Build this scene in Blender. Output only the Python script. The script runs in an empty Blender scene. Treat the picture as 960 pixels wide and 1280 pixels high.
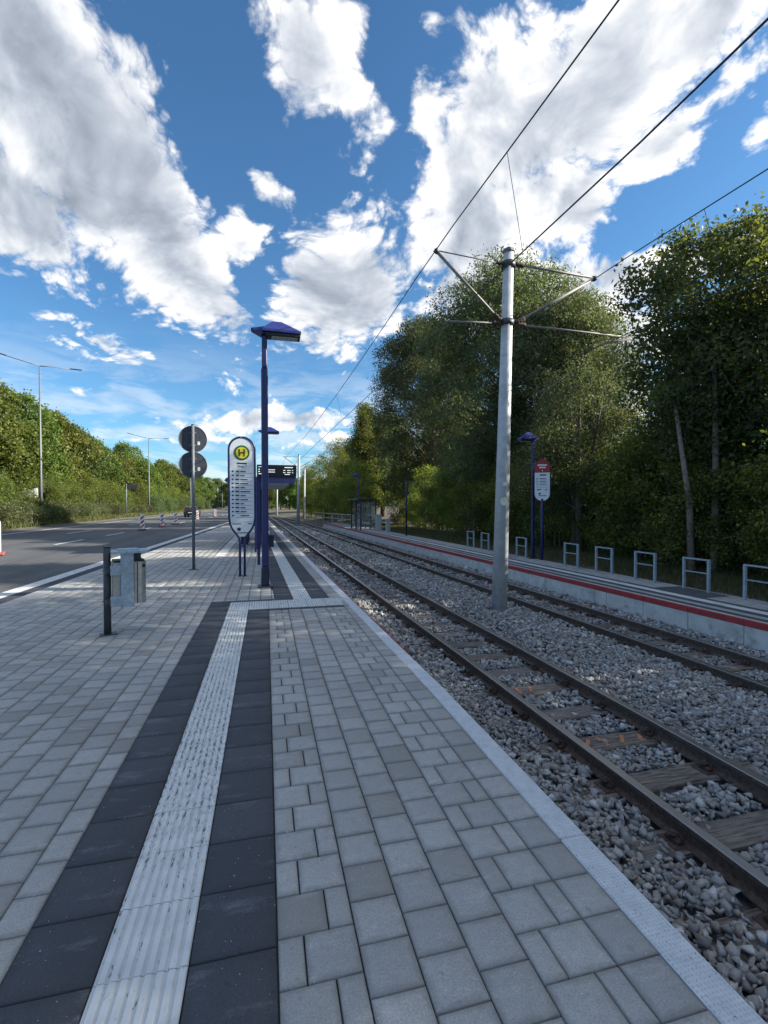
import bpy, bmesh, math, random
import numpy as np
from mathutils import Vector, Matrix
R = math.radians
random.seed(7); RNG = np.random.default_rng(7)
sc = bpy.context.scene
COL = sc.collection

# ------------------------------------------------------------------ camera
F, H, YAW, HOR = 592.0, 1.675, 0.244, 630.0          # focal length in px of a 960 px wide picture, eye height
PITCH = -math.atan((640 - HOR) / F)
cam = bpy.data.cameras.new('camera'); camo = bpy.data.objects.new('camera', cam); COL.objects.link(camo)
cam.sensor_fit = 'HORIZONTAL'; cam.sensor_width = 36; cam.lens = 36 * F / 960
cam.clip_start = .05; cam.clip_end = 3000
camo.location = (0, 0, H); camo.rotation_euler = (R(90) + PITCH, 0, -YAW)
sc.camera = camo
sc.render.resolution_x, sc.render.resolution_y = 768, 1024

def ray(px, py):
    x = (px - 480) / F; y = (640 - py) / F
    cp, sp = math.cos(PITCH), math.sin(PITCH)
    up = y * cp + sp; fw = cp - y * sp
    return Vector((x * math.cos(YAW) + fw * math.sin(YAW), -x * math.sin(YAW) + fw * math.cos(YAW), up))
def on_z(px, py, z=0):
    d = ray(px, py); t = (z - H) / d.z; return d.x * t, d.y * t
def at_Y(px, py, Y):
    d = ray(px, py); t = Y / d.y; return Vector((d.x * t, Y, H + d.z * t))
def Y_at_X(px, X):
    d = ray(px, 630); return X / d.x * d.y
def depth(X, Y): return X * math.sin(YAW) + Y * math.cos(YAW)

# ------------------------------------------------------------------ light and sky
SUN_EL, SUN_AZ = R(26), R(101)         # azimuth clockwise from +Y
SUN = Vector((math.sin(SUN_AZ) * math.cos(SUN_EL), math.cos(SUN_AZ) * math.cos(SUN_EL), math.sin(SUN_EL)))
sl = bpy.data.lights.new('sun', 'SUN'); sl.energy = 4.6; sl.angle = R(0.55); sl.color = (1, .93, .8)
so = bpy.data.objects.new('sun', sl); COL.objects.link(so)
so.rotation_euler = SUN.to_track_quat('Z', 'Y').to_euler(); so.location = (30, 0, 40)
sc.view_settings.view_transform = 'Standard'; sc.view_settings.look = 'None'
sc.view_settings.exposure = 1.18; sc.view_settings.gamma = 1
sc.cycles.use_denoising = True
sc.cycles.max_bounces = 6; sc.cycles.transparent_max_bounces = 6; sc.cycles.diffuse_bounces = 3
sc.cycles.glossy_bounces = 2; sc.cycles.transmission_bounces = 3
sc.cycles.sample_clamp_indirect = 6

class NT:
    """small helper to write node trees"""
    def __init__(s, tree): s.t = tree; s.n = tree.nodes; s.l = tree.links
    def new(s, typ, **kw):
        n = s.n.new(typ)
        for k, v in kw.items(): setattr(n, k, v)
        return n
    def put(s, sock, v):
        if isinstance(v, bpy.types.NodeSocket): s.l.new(v, sock)
        elif v is not None:
            try: sock.default_value = v
            except Exception:
                sock.default_value = (v[0], v[1], v[2], 1) if hasattr(v, '__len__') else (v, v, v)
    def m(s, op, a, b=None, c=None, clamp=False):
        n = s.new('ShaderNodeMath', operation=op, use_clamp=clamp)
        s.put(n.inputs[0], a); s.put(n.inputs[1], b); s.put(n.inputs[2], c); return n.outputs[0]
    def vm(s, op, a, b=None, sc_=None):
        n = s.new('ShaderNodeVectorMath', operation=op); s.put(n.inputs[0], a); s.put(n.inputs[1], b)
        if sc_ is not None: s.put(n.inputs['Scale'], sc_)
        return n.outputs['Value'] if op in ('DOT_PRODUCT', 'LENGTH') else n.outputs[0]
    def noise(s, vec, scale, detail=4, rough=.5, dist=0, lac=2):
        n = s.new('ShaderNodeTexNoise'); s.put(n.inputs['Vector'], vec); s.put(n.inputs['Scale'], scale)
        n.inputs['Detail'].default_value = detail; n.inputs['Roughness'].default_value = rough
        n.inputs['Distortion'].default_value = dist; n.inputs['Lacunarity'].default_value = lac
        return n.outputs[0]
    def step(s, x, a, b):
        n = s.new('ShaderNodeMapRange', interpolation_type='SMOOTHSTEP'); s.put(n.inputs[0], x)
        s.put(n.inputs[1], a); s.put(n.inputs[2], b); return n.outputs[0]
    def lin(s, x, a, b, c=0, d=1):
        n = s.new('ShaderNodeMapRange'); s.put(n.inputs[0], x)
        for i, v in enumerate((a, b, c, d)): s.put(n.inputs[i + 1], v)
        return n.outputs[0]
    def mix(s, fac, a, b, blend='MIX'):
        n = s.new('ShaderNodeMix', data_type='RGBA', blend_type=blend)
        s.put(n.inputs[0], fac); s.put(n.inputs[6], tuple(a) + (1,) if isinstance(a, tuple) and len(a) == 3 else a)
        s.put(n.inputs[7], tuple(b) + (1,) if isinstance(b, tuple) and len(b) == 3 else b); return n.outputs[2]

world = bpy.data.worlds.new('World'); sc.world = world; world.use_nodes = True
w = NT(world.node_tree); w.n.clear()
tc = w.new('ShaderNodeTexCoord'); D = w.vm('NORMALIZE', tc.outputs['Generated'])
sky = w.new('ShaderNodeTexSky', sky_type='NISHITA'); sky.sun_disc = False
sky.sun_elevation = SUN_EL; sky.sun_rotation = SUN_AZ; sky.air_density = 1.0; sky.dust_density = .5; sky.ozone_density = 2.2
SKY_STRENGTH = 0.074
# cloud cover: lumps at the directions where the clouds stand, wispy noise between them and all round
BLOBS = [  # px, py, rx, ry, angle, weight
 (40, 90, 150, 150, 0, 1.15), (120, 210, 150, 95, -35, 1.15), (215, 325, 125, 62, -38, 1.1), (20, 260, 120, 90, -20, .95), (300, 300, 45, 36, -35, .75),
 (265, 405, 65, 35, -20, .7), (155, 440, 70, 20, -18, .55), (150, 60, 60, 60, 0, .7),
 (378, 62, 66, 92, 18, .95), (425, 110, 42, 46, 0, .65), (330, 225, 48, 24, -25, .72), (278, 75, 20, 20, 0, .6), (450, 10, 60, 26, 0, .5),
 (425, 360, 95, 75, 10, 1.1), (400, 425, 62, 30, -15, .75), (480, 330, 60, 60, 0, .8), (340, 400, 24, 24, 0, .5),
 (640, 150, 135, 140, 0, 1.1), (760, 85, 170, 100, 20, 1.1), (880, 40, 100, 60, 25, 1.0), (575, 275, 85, 90, 0, 1.0), (690, 255, 110, 65, -10, 1.0),
 (530, 110, 40, 50, 0, .65), (825, 190, 85, 50, 15, .95), (640, 360, 150, 70, 0, 1.0), (780, 340, 70, 50, 0, .8), (950, 165, 34, 50, 0, .85), (950, 305, 64, 38, 0, 1.15), (850, 320, 70, 40, 0, .85), (925, 95, 56, 44, 0, .85),
 (540, 30, 60, 40, 0, .65), (760, 460, 90, 90, 0, .9),
 (120, 497, 42, 14, -8, .6), (255, 500, 30, 9, 0, .42), (330, 525, 140, 17, 4, .75), (170, 548, 110, 12, 4, .5), (400, 548, 80, 13, 8, .5), (100, 408, 25, 9, -20, .42), (10, 350, 14, 22, 0, .5),
 (500, 150, 14, 120, 5, -.35), (855, 255, 75, 16, -25, -.45), (810, 270, 40, 26, 0, -.5), (700, 320, 24, 12, 0, -.3), (905, 225, 45, 40, 0, -.3), (660, 110, 22, 18, 0, -.35), (310, 360, 26, 20, 0, -.3)]
cov = None
for (px, py, rx, ry, an, wt) in BLOBS:
    c = ray(px, py).normalized(); ca, sa = math.cos(R(an)), math.sin(R(an))
    # image axes: right, up ; angle counter clockwise
    pa = ray(px + rx * ca, py - rx * sa).normalized() - c; pb = ray(px - ry * sa, py - ry * ca).normalized() - c
    pa -= c * pa.dot(c); pb -= c * pb.dot(c)
    va = pa / pa.length_squared; vb = pb / pb.length_squared
    a_ = w.vm('DOT_PRODUCT', D, tuple(va)); b_ = w.vm('DOT_PRODUCT', D, tuple(vb))
    d2 = w.m('MULTIPLY_ADD', a_, a_, w.m('MULTIPLY', b_, b_))
    front = w.m('GREATER_THAN', w.vm('DOT_PRODUCT', D, tuple(c)), 0)
    g = w.m('MULTIPLY', w.m('DIVIDE', wt, w.m('MULTIPLY_ADD', w.m('MULTIPLY', d2, d2), .22, w.m('ADD', w.m('MULTIPLY', d2, .75), 1))), front)
    if cov is None: cov = g
    elif wt > 0: cov = w.m('SMOOTH_MAX', cov, g, .18)
    else: cov = w.m('ADD', cov, g)
sep = w.new('ShaderNodeSeparateXYZ'); w.put(sep.inputs[0], D)
zc = w.m('ADD', w.m('MAXIMUM', sep.outputs[2], 0), .50)
comb = w.new('ShaderNodeCombineXYZ')
w.put(comb.inputs[0], w.m('DIVIDE', sep.outputs[0], zc)); w.put(comb.inputs[1], w.m('DIVIDE', sep.outputs[1], zc)); w.put(comb.inputs[2], 3.3)
Pc = comb.outputs[0]
# beyond the part in view the cloud field goes on by itself
inview = w.step(w.vm('DOT_PRODUCT', D, tuple(ray(480, 330).normalized())), .50, .68)
wide = w.lin(w.noise(w.vm('ADD', Pc, (7.1, 2.3, 0)), .75, 2), .36, .56, .15, 1.0)
cov = w.m('ADD', w.m('MULTIPLY', cov, inview), w.m('MULTIPLY', wide, w.m('SUBTRACT', 1, inview)))
warp = w.new('ShaderNodeTexNoise'); w.put(warp.inputs['Vector'], Pc); warp.inputs['Scale'].default_value = 2.2; warp.inputs['Detail'].default_value = 3
Pw = w.vm('ADD', Pc, w.vm('SCALE', w.vm('SUBTRACT', warp.outputs[1], (.5, .5, .5)), None, .28))
def puffs(P, fine=True):
    n1 = w.noise(P, 5.0, 6 if fine else 4, .60, .1)
    r = w.m('MULTIPLY', w.m('SUBTRACT', n1, .5), 2.5)
    b1 = w.m('ABSOLUTE', w.m('SUBTRACT', w.noise(w.vm('ADD', P, (3.7, 1.9, 5)), 9.0, 3 if fine else 2, .5), .5))
    r = w.m('ADD', r, w.m('MULTIPLY', w.m('SUBTRACT', b1, .11), 3.2))
    if fine:
        n2 = w.m('ABSOLUTE', w.m('SUBTRACT', w.noise(w.vm('ADD', P, (1.7, 4.9, 2)), 22, 4, .6), .5))
        r = w.m('ADD', r, w.m('MULTIPLY', w.m('SUBTRACT', n2, .11), 1.9))
    return r
n0 = puffs(Pw)
so_ = Vector((SUN.x, SUN.y, 0)).normalized() * .05
nS = puffs(w.vm('ADD', Pw, (so_.x, so_.y, 0)), False)
nL = w.m('MULTIPLY', w.m('SUBTRACT', w.noise(Pw, 6.5, 6, .55), .5), 4.6)
dens = w.m('SUBTRACT', w.m('MULTIPLY_ADD', n0, .58, w.m('MULTIPLY', cov, 1.16)), .44)
alpha = w.step(dens, -.08, .26)
thick = w.m('MULTIPLY_ADD', nL, .46, w.m('MULTIPLY', w.m('SUBTRACT', cov, .44), 1.15))
grey = w.step(thick, .06, .80)
lit = w.m('MULTIPLY', w.m('SUBTRACT', n0, nS), .10)
glow = w.lin(w.vm('DOT_PRODUCT', D, tuple(SUN)), -.2, .9, 0, .12)
bright = w.m('ADD', w.m('ADD', w.m('SUBTRACT', .515, w.m('MULTIPLY', grey, .26)), lit), glow)
bright = w.m('MINIMUM', w.m('MAXIMUM', bright, .175), .60)
ccol = w.mix(w.step(bright, .2, .6), (.80, .90, 1.06, 1), (1.0, .985, .96, 1))
ccol = w.vm('SCALE', ccol, None, bright)
skyc = w.vm('SCALE', sky.outputs[0], None, SKY_STRENGTH)
skyc = w.vm('MULTIPLY', skyc, (.56, .90, 1.10))
low = w.step(sep.outputs[2], .02, .16)
alpha = w.m('MULTIPLY', alpha, w.lin(low, 0, 1, .55, .985))
veil = w.m('MULTIPLY', w.step(w.noise(w.vm('MULTIPLY', D, (4, 4, 14)), 2.2, 5, .6, .5), .40, .64), w.step(sep.outputs[2], .34, .10))
alpha = w.m('MAXIMUM', alpha, w.m('MULTIPLY', veil, .48))
alpha = w.m('MULTIPLY', alpha, w.step(sep.outputs[2], -.01, .03))
fin = w.mix(alpha, skyc, ccol)
bg = w.new('ShaderNodeBackground'); w.put(bg.inputs[0], fin); bg.inputs[1].default_value = 1.0
wo = w.new('ShaderNodeOutputWorld'); w.l.new(bg.outputs[0], wo.inputs[0])
world.cycles.sampling_method = 'MANUAL'; world.cycles.sample_map_resolution = 512

# ------------------------------------------------------------------ materials
MATS = {}
def base_mat(name):
    m = bpy.data.materials.new(name); m.use_nodes = True; t = NT(m.node_tree); t.n.clear()
    out = t.new('ShaderNodeOutputMaterial'); p = t.new('ShaderNodeBsdfPrincipled'); t.l.new(p.outputs[0], out.inputs[0])
    MATS[name] = m; return m, t, p, out
def pos(t): return t.new('ShaderNodeNewGeometry').outputs['Position']
def bump(t, p, h, strength=.3, dist=.01):
    b = t.new('ShaderNodeBump'); b.inputs['Strength'].default_value = strength; b.inputs['Distance'].default_value = dist
    t.put(b.inputs['Height'], h); t.l.new(b.outputs[0], p.inputs['Normal'])
def M(name, col, rough=.6, metal=0., var=.12, scale=6, bmp=0., bscale=60, dirt=None, dscale=3, spec=.5):
    """plain material with colour variation, optional dirt patches and fine relief"""
    m, t, p, _ = base_mat(name); P = pos(t)
    n = t.noise(P, scale, 5, .6)
    c1 = tuple(max(0, c * (1 - var)) for c in col); c2 = tuple(min(1, c * (1 + var)) for c in col)
    c = t.mix(t.step(n, .3, .7), c1, c2)
    r = t.lin(n, .3, .7, rough - .06, min(1, rough + .06))
    if dirt:
        d = t.step(t.noise(P, dscale, 6, .65), .52, .68); c = t.mix(t.m('MULTIPLY', d, .75), c, dirt)
    t.put(p.inputs['Base Color'], c); t.put(p.inputs['Roughness'], r); p.inputs['Metallic'].default_value = metal
    p.inputs['Specular IOR Level'].default_value = spec
    if bmp: bump(t, p, t.noise(P, bscale, 4, .6), bmp, .004)
    return m
def paver_mat(name, c1, c2, speck, amount=.35, edge=.30, brown=.0, scuff=.28):
    m, t, p, _ = base_mat(name); P = pos(t)
    oi = t.new('ShaderNodeObjectInfo'); geo = t.new('ShaderNodeNewGeometry')
    rnd = t.m('FRACT', t.m('ADD', t.m('MULTIPLY', oi.outputs['Random'], 7.3), t.m('MULTIPLY', geo.outputs['Random Per Island'], 3.1)))
    c = t.mix(rnd, c1, c2)
    if brown: c = t.mix(t.m('MULTIPLY', t.step(t.m('FRACT', t.m('MULTIPLY', rnd, 5.7)), .72, .95), brown), c, (.25, .22, .185))
    big = t.noise(P, 1.3, 5, .6); c = t.mix(t.m('MULTIPLY', t.step(big, .42, .68), .22), c, tuple(v * .72 for v in c1))
    mid = t.noise(P, 22, 5, .7); c = t.mix(t.lin(mid, .3, .7, .40, 0), c, tuple(v * .62 for v in c1))
    uv = t.new('ShaderNodeUVMap', uv_map='UVMap'); su = t.new('ShaderNodeSeparateXYZ'); t.put(su.inputs[0], uv.outputs[0])
    du = t.m('ABSOLUTE', t.m('SUBTRACT', su.outputs[0], .5)); dv = t.m('ABSOLUTE', t.m('SUBTRACT', su.outputs[1], .5))
    e = t.m('ADD', t.m('MAXIMUM', du, dv), t.m('MULTIPLY', t.m('SUBTRACT', t.noise(P, 14, 3), .5), .22))
    c = t.mix(t.m('MULTIPLY', t.step(e, .33, .50), edge), c, tuple(v * .45 for v in c1))
    gum = t.step(t.noise(t.vm('ADD', P, (2, 7, 4)), 26, 0), .79, .80); c = t.mix(t.m('MULTIPLY', gum, .28), c, tuple(v * .30 for v in c1))
    smear = t.step(t.noise(t.vm('MULTIPLY', P, (.5, 1.4, 1)), 5.5, 6, .72), .54, .70); c = t.mix(t.m('MULTIPLY', smear, scuff), c, tuple(min(.8, v * 1.55 + .025) for v in c2))
    fine = t.noise(P, 130, 3, .7); c = t.mix(t.lin(fine, .35, .65, .55, 0), c, tuple(v * .5 for v in c1))
    sp = t.step(t.noise(P, 85, 1, .5), .74, .78); c = t.mix(t.m('MULTIPLY', sp, amount), c, speck)
    stain = t.step(t.noise(t.vm('ADD', P, (5, 9, 1)), 11, 3, .6), .72, .78); c = t.mix(t.m('MULTIPLY', stain, .45), c, tuple(v * .35 for v in c1))
    t.put(p.inputs['Base Color'], c); t.put(p.inputs['Roughness'], t.lin(mid, .3, .7, .72, .9)); p.inputs['Specular IOR Level'].default_value = .35
    bump(t, p, t.m('ADD', t.m('MULTIPLY', fine, .5), mid), .35, .004); return m
paver_mat('paver', (.43, .425, .41), (.585, .575, .55), (.75, .74, .70), .55, .55, .55)
paver_mat('dark_paver', (.075, .081, .096), (.115, .121, .135), (.50, .50, .48), .8, .3, 0, .7)
def ribbed_mat():
    m, t, p, _ = base_mat('ribbed'); P = pos(t)
    st = t.vm('MULTIPLY', P, (1.0, .32, 1)); sepn = t.new('ShaderNodeSeparateXYZ'); t.put(sepn.inputs[0], P)
    amt = t.m('ADD', t.step(sepn.outputs[1], 1.75, 3.0), 0)          # paint is newer on the first slabs
    sp = t.noise(st, 70, 3, .62); big = t.noise(P, 1.1, 3, .5)
    thr = t.m('SUBTRACT', t.lin(amt, 0, 1, .64, .525), t.m('MULTIPLY', t.m('SUBTRACT', big, .5), .12))
    wear = t.step(sp, thr, t.m('ADD', thr, .025))
    c = t.mix(t.lin(t.noise(P, 9, 4), .3, .7), (.60, .61, .61), (.76, .76, .74))
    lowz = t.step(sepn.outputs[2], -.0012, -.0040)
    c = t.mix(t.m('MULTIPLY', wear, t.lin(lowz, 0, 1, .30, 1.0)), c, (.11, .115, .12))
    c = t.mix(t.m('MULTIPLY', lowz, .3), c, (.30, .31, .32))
    t.put(p.inputs['Base Color'], c); p.inputs['Roughness'].default_value = .62
    bump(t, p, t.noise(P, 180, 2), .25, .003)
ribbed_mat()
def stud_mat():
    m, t, p, _ = base_mat('edge_white'); P = pos(t)
    sepn = t.new('ShaderNodeSeparateXYZ'); t.put(sepn.inputs[0], P)
    sx = t.m('SINE', t.m('MULTIPLY', t.m('ADD', sepn.outputs[0], sepn.outputs[1]), 190)); sy = t.m('SINE', t.m('MULTIPLY', t.m('SUBTRACT', sepn.outputs[0], sepn.outputs[1]), 190))
    st = t.step(t.m('MULTIPLY', sx, sy), .1, .6)
    n = t.noise(P, 12, 5, .65); c = t.mix(t.lin(n, .3, .7), (.50, .54, .58), (.68, .70, .72))
    c = t.mix(t.m('MULTIPLY', st, .33), c, (.34, .36, .385))
    c = t.mix(t.m('MULTIPLY', t.step(t.noise(P, 95, 2), .66, .7), .8), c, (.15, .15, .15))
    t.put(p.inputs['Base Color'], c); p.inputs['Roughness'].default_value = .7; bump(t, p, st, .5, .003)
stud_mat()
def stone_mat():
    m, t, p, _ = base_mat('stone'); P = pos(t)
    at = t.new('ShaderNodeAttribute', attribute_name='tone'); rnd = at.outputs['Fac']
    rp = t.new('ShaderNodeValToRGB'); t.put(rp.inputs[0], rnd); e = rp.color_ramp.elements
    e[0].position = 0; e[0].color = (.15, .145, .14, 1); e[1].position = 1; e[1].color = (.78, .77, .75, 1)
    for q, c in ((.25, (.27, .265, .26, 1)), (.55, (.45, .45, .455, 1)), (.68, (.36, .305, .255, 1)), (.8, (.58, .58, .57, 1))):
        k = e.new(q); k.color = c
    n = t.noise(P, 70, 4, .65); c = t.mix(t.lin(n, .3, .7, .4, 0), rp.outputs[0], (.14, .14, .14))
    br = t.step(t.noise(P, .9, 4, .6), .50, .68)          # brake dust and rust lying along the rails
    c = t.mix(t.m('MULTIPLY', br, .28), c, (.16, .125, .10))
    t.put(p.inputs['Base Color'], c); p.inputs['Roughness'].default_value = .85; bump(t, p, n, .4, .006)
stone_mat()
def wood_mat():
    m, t, p, _ = base_mat('sleeper_wood'); P = pos(t)
    oi = t.new('ShaderNodeObjectInfo'); st = t.vm('MULTIPLY', P, (1.6, 16, 6))
    n = t.noise(t.vm('ADD', st, t.vm('SCALE', (7, 11, 3), None, oi.outputs['Random'])), 3.2, 6, .65)
    c = t.mix(t.step(n, .36, .62), (.065, .052, .044), (.23, .19, .16)); c = t.mix(t.m('MULTIPLY', oi.outputs['Random'], .5), c, (.20, .195, .19))
    crack = t.step(t.noise(t.vm('MULTIPLY', P, (1.2, 40, 4)), 3, 3), .62, .66); c = t.mix(crack, c, (.02, .018, .016))
    t.put(p.inputs['Base Color'], c); p.inputs['Roughness'].default_value = .88; bump(t, p, n, .6, .012)
wood_mat()
def asphalt_mat(name, a, b):
    m, t, p, _ = base_mat(name); P = pos(t)
    n = t.noise(P, 160, 3, .7); big = t.noise(t.vm('MULTIPLY', P, (1, .15, 1)), 1.1, 5, .6)
    c = t.mix(t.step(big, .35, .68), a, b); c = t.mix(t.lin(n, .3, .7, .4, 0), c, tuple(v * .45 for v in a))
    cr = t.step(t.m('ABSOLUTE', t.m('SUBTRACT', t.noise(P, .55, 5, .6), .5)), .004, .0015); c = t.mix(t.m('MULTIPLY', cr, .7), c, (.02, .02, .022))
    t.put(p.inputs['Base Color'], c); p.inputs['Roughness'].default_value = .85; bump(t, p, n, .5, .006)
asphalt_mat('asphalt', (.085, .088, .094), (.125, .127, .13)); asphalt_mat('asphalt_new', (.040, .045, .055), (.055, .060, .070))
def rail_mat():
    m, t, p, _ = base_mat('rail_steel'); g = t.new('ShaderNodeNewGeometry'); s_ = t.new('ShaderNodeSeparateXYZ'); t.put(s_.inputs[0], t.new('ShaderNodeNewGeometry').outputs['True Normal'])
    at = t.new('ShaderNodeAttribute', attribute_name='run'); top = at.outputs['Fac']
    P = g.outputs['Position']; n = t.noise(P, 30, 5, .65)
    rust = t.mix(t.step(n, .3, .7), (.055, .038, .030), (.135, .092, .068))
    c = t.mix(top, rust, (.42, .40, .39)); t.put(p.inputs['Base Color'], c)
    t.put(p.inputs['Metallic'], t.m('MULTIPLY', top, .9)); t.put(p.inputs['Roughness'], t.lin(top, 0, 1, .75, .34)); bump(t, p, n, .25, .004)
rail_mat()
def leaf_mat(name, dark, mid, light, trans=.32, tcol=None):
    m = bpy.data.materials.new(name); m.use_nodes = True; t = NT(m.node_tree); t.n.clear(); MATS[name] = m
    at = t.new('ShaderNodeAttribute', attribute_name='tone'); oi = t.new('ShaderNodeObjectInfo')
    v = t.m('FRACT', t.m('ADD', at.outputs['Fac'], 0))
    rp = t.new('ShaderNodeValToRGB'); t.put(rp.inputs[0], v); e = rp.color_ramp.elements
    e[0].color = dark + (1,); e[1].color = light + (1,); k = e.new(.5); k.color = mid + (1,)
    hs = t.new('ShaderNodeHueSaturation'); t.put(hs.inputs['Color'], rp.outputs[0])
    t.put(hs.inputs['Hue'], t.lin(oi.outputs['Random'], 0, 1, .472, .515)); t.put(hs.inputs['Value'], t.lin(oi.outputs['Random'], 0, 1, .75, 1.2))
    d = t.new('ShaderNodeBsdfPrincipled'); t.put(d.inputs['Base Color'], hs.outputs[0]); d.inputs['Roughness'].default_value = .55; d.inputs['Specular IOR Level'].default_value = .35
    tr = t.new('ShaderNodeBsdfTranslucent'); t.put(tr.inputs[0], t.mix(1.0, hs.outputs[0], tcol or (1.9, 1.75, .55), 'MULTIPLY'))
    mx = t.new('ShaderNodeMixShader'); mx.inputs[0].default_value = trans; t.l.new(d.outputs[0], mx.inputs[1]); t.l.new(tr.outputs[0], mx.inputs[2])
    o = t.new('ShaderNodeOutputMaterial'); t.l.new(mx.outputs[0], o.inputs[0]); return m
leaf_mat('leaf_willow', (.050, .070, .040), (.098, .125, .068), (.19, .215, .12), .42, (1.55, 1.6, .75))
leaf_mat('leaf_dark', (.052, .080, .046), (.090, .13, .066), (.15, .19, .080), .45)
leaf_mat('leaf_maple', (.042, .078, .022), (.090, .145, .034), (.175, .225, .050), .36)
leaf_mat('leaf_maple_dark', (.034, .060, .022), (.065, .105, .032), (.12, .16, .045), .34)
leaf_mat('leaf_olive', (.050, .070, .020), (.105, .13, .032), (.19, .20, .050), .34)
leaf_mat('leaf_shrub', (.052, .082, .034), (.12, .165, .058), (.24, .28, .08), .55)
leaf_mat('grass', (.050, .070, .025), (.095, .115, .040), (.21, .19, .085), .3)
leaf_mat('weed', (.050, .075, .035), (.085, .11, .050), (.18, .19, .085), .3)
M('bark', (.085, .072, .058), .9, var=.4, scale=14, bmp=.7, bscale=40)
M('bark_pale', (.20, .175, .14), .9, var=.35, scale=14, bmp=.7, bscale=40)
M('soil', (.10, .085, .062), .95, var=.4, scale=3, bmp=.6, bscale=25, dirt=(.06, .075, .03), dscale=1.2)
M('joint_sand', (.040, .039, .036), .95, var=.45, scale=9, dirt=(.055, .07, .03), dscale=2)
M('bed', (.12, .12, .13), .95, var=.4, scale=20, bmp=.9, bscale=22)
M('kerb_concrete', (.36, .365, .37), .85, var=.15, scale=6, bmp=.4, bscale=90, dirt=(.20, .20, .195))
M('wall_concrete', (.55, .545, .525), .85, var=.12, scale=4, bmp=.5, bscale=55, dirt=(.27, .265, .25), dscale=2.2)
M('platform_grey', (.38, .385, .385), .85, var=.2, scale=5, bmp=.4, bscale=60, dirt=(.19, .2, .21), dscale=.8)
M('platform_dark', (.075, .085, .10), .85, var=.2, scale=8, bmp=.3); M('platform_white', (.66, .68, .70), .75, var=.1, scale=10, dirt=(.4, .41, .42), dscale=4)
M('paint_white', (.62, .63, .63), .75, var=.12, scale=10, dirt=(.30, .30, .31), dscale=6)
M('paint_red', (.34, .035, .04), .7, var=.2, scale=8, dirt=(.17, .04, .04), dscale=4)
M('blue_paint', (.014, .022, .115), .38, var=.18, scale=5, bmp=.05, dirt=(.012, .018, .08), dscale=3)
M('blue_dark', (.014, .018, .055), .45, var=.2, scale=5)
M('lamp_blue', (.015, .027, .17), .4, var=.1, scale=4)
M('galvanised', (.33, .41, .49), .55, .2, var=.18, scale=24, bmp=.1, dirt=(.27, .32, .37), dscale=7)
M('mast_steel', (.46, .48, .51), .6, .15, var=.12, scale=8, bmp=.1, dirt=(.33, .34, .355), dscale=2.6)
M('steel_dark', (.055, .062, .072), .5, .2, var=.2, scale=10)
M('steel_brushed', (.46, .45, .43), .38, .6, var=.15, scale=14)
M('pole_grey', (.17, .185, .205), .55, .3, var=.15, scale=10)
M('sign_back', (.045, .055, .075), .6, .15, var=.15, scale=9)
M('white_panel', (.72, .77, .82), .35, var=.03, scale=3); M('print_dark', (.035, .04, .05), .6, var=.05)
M('emblem_green', (.012, .10, .03), .45, var=.05); M('emblem_yellow', (.78, .68, .03), .45, var=.08); M('sign_red', (.36, .012, .018), .42, var=.1, scale=5)
M('sticker', (.68, .69, .68), .5, var=.15, scale=40); M('black_plastic', (.018, .018, .02), .5, var=.2)
M('orange_paint', (.50, .19, .09), .7, var=.3, scale=30); M('rubber', (.022, .022, .024), .8, var=.2, scale=20)
M('rust', (.075, .050, .040), .85, .1, var=.4, scale=30, bmp=.5)
M('wire', (.05, .055, .06), .5, .5, var=.1); M('arm_steel', (.22, .215, .20), .6, .2, var=.25, scale=9)
M('timber_rail', (.36, .33, .28), .8, var=.2, scale=6); M('cabinet_grey', (.42, .43, .43), .6, var=.08)
M('car_paint', (.012, .013, .017), .25, .2, var=.1); M('tail_red', (.35, .01, .012), .25, var=.1); M('foot_red', (.30, .07, .06), .8, var=.3, scale=12)
M('brick_red', (.17, .065, .045), .9, var=.25, scale=10)
m_, t_, p_, o_ = base_mat('glass'); p_.inputs['Base Color'].default_value = (.30, .36, .38, 1); p_.inputs['Roughness'].default_value = .06
p_.inputs['Alpha'].default_value = .14; p_.inputs['Specular IOR Level'].default_value = .7
m_, t_, p_, o_ = base_mat('led'); p_.inputs['Base Color'].default_value = (.8, .8, .8, 1); p_.inputs['Emission Color'].default_value = (1, .97, .9, 1); p_.inputs['Emission Strength'].default_value = .4
m_, t_, p_, o_ = base_mat('lamp_lens'); p_.inputs['Base Color'].default_value = (.50, .52, .54, 1); p_.inputs['Roughness'].default_value = .3

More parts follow.
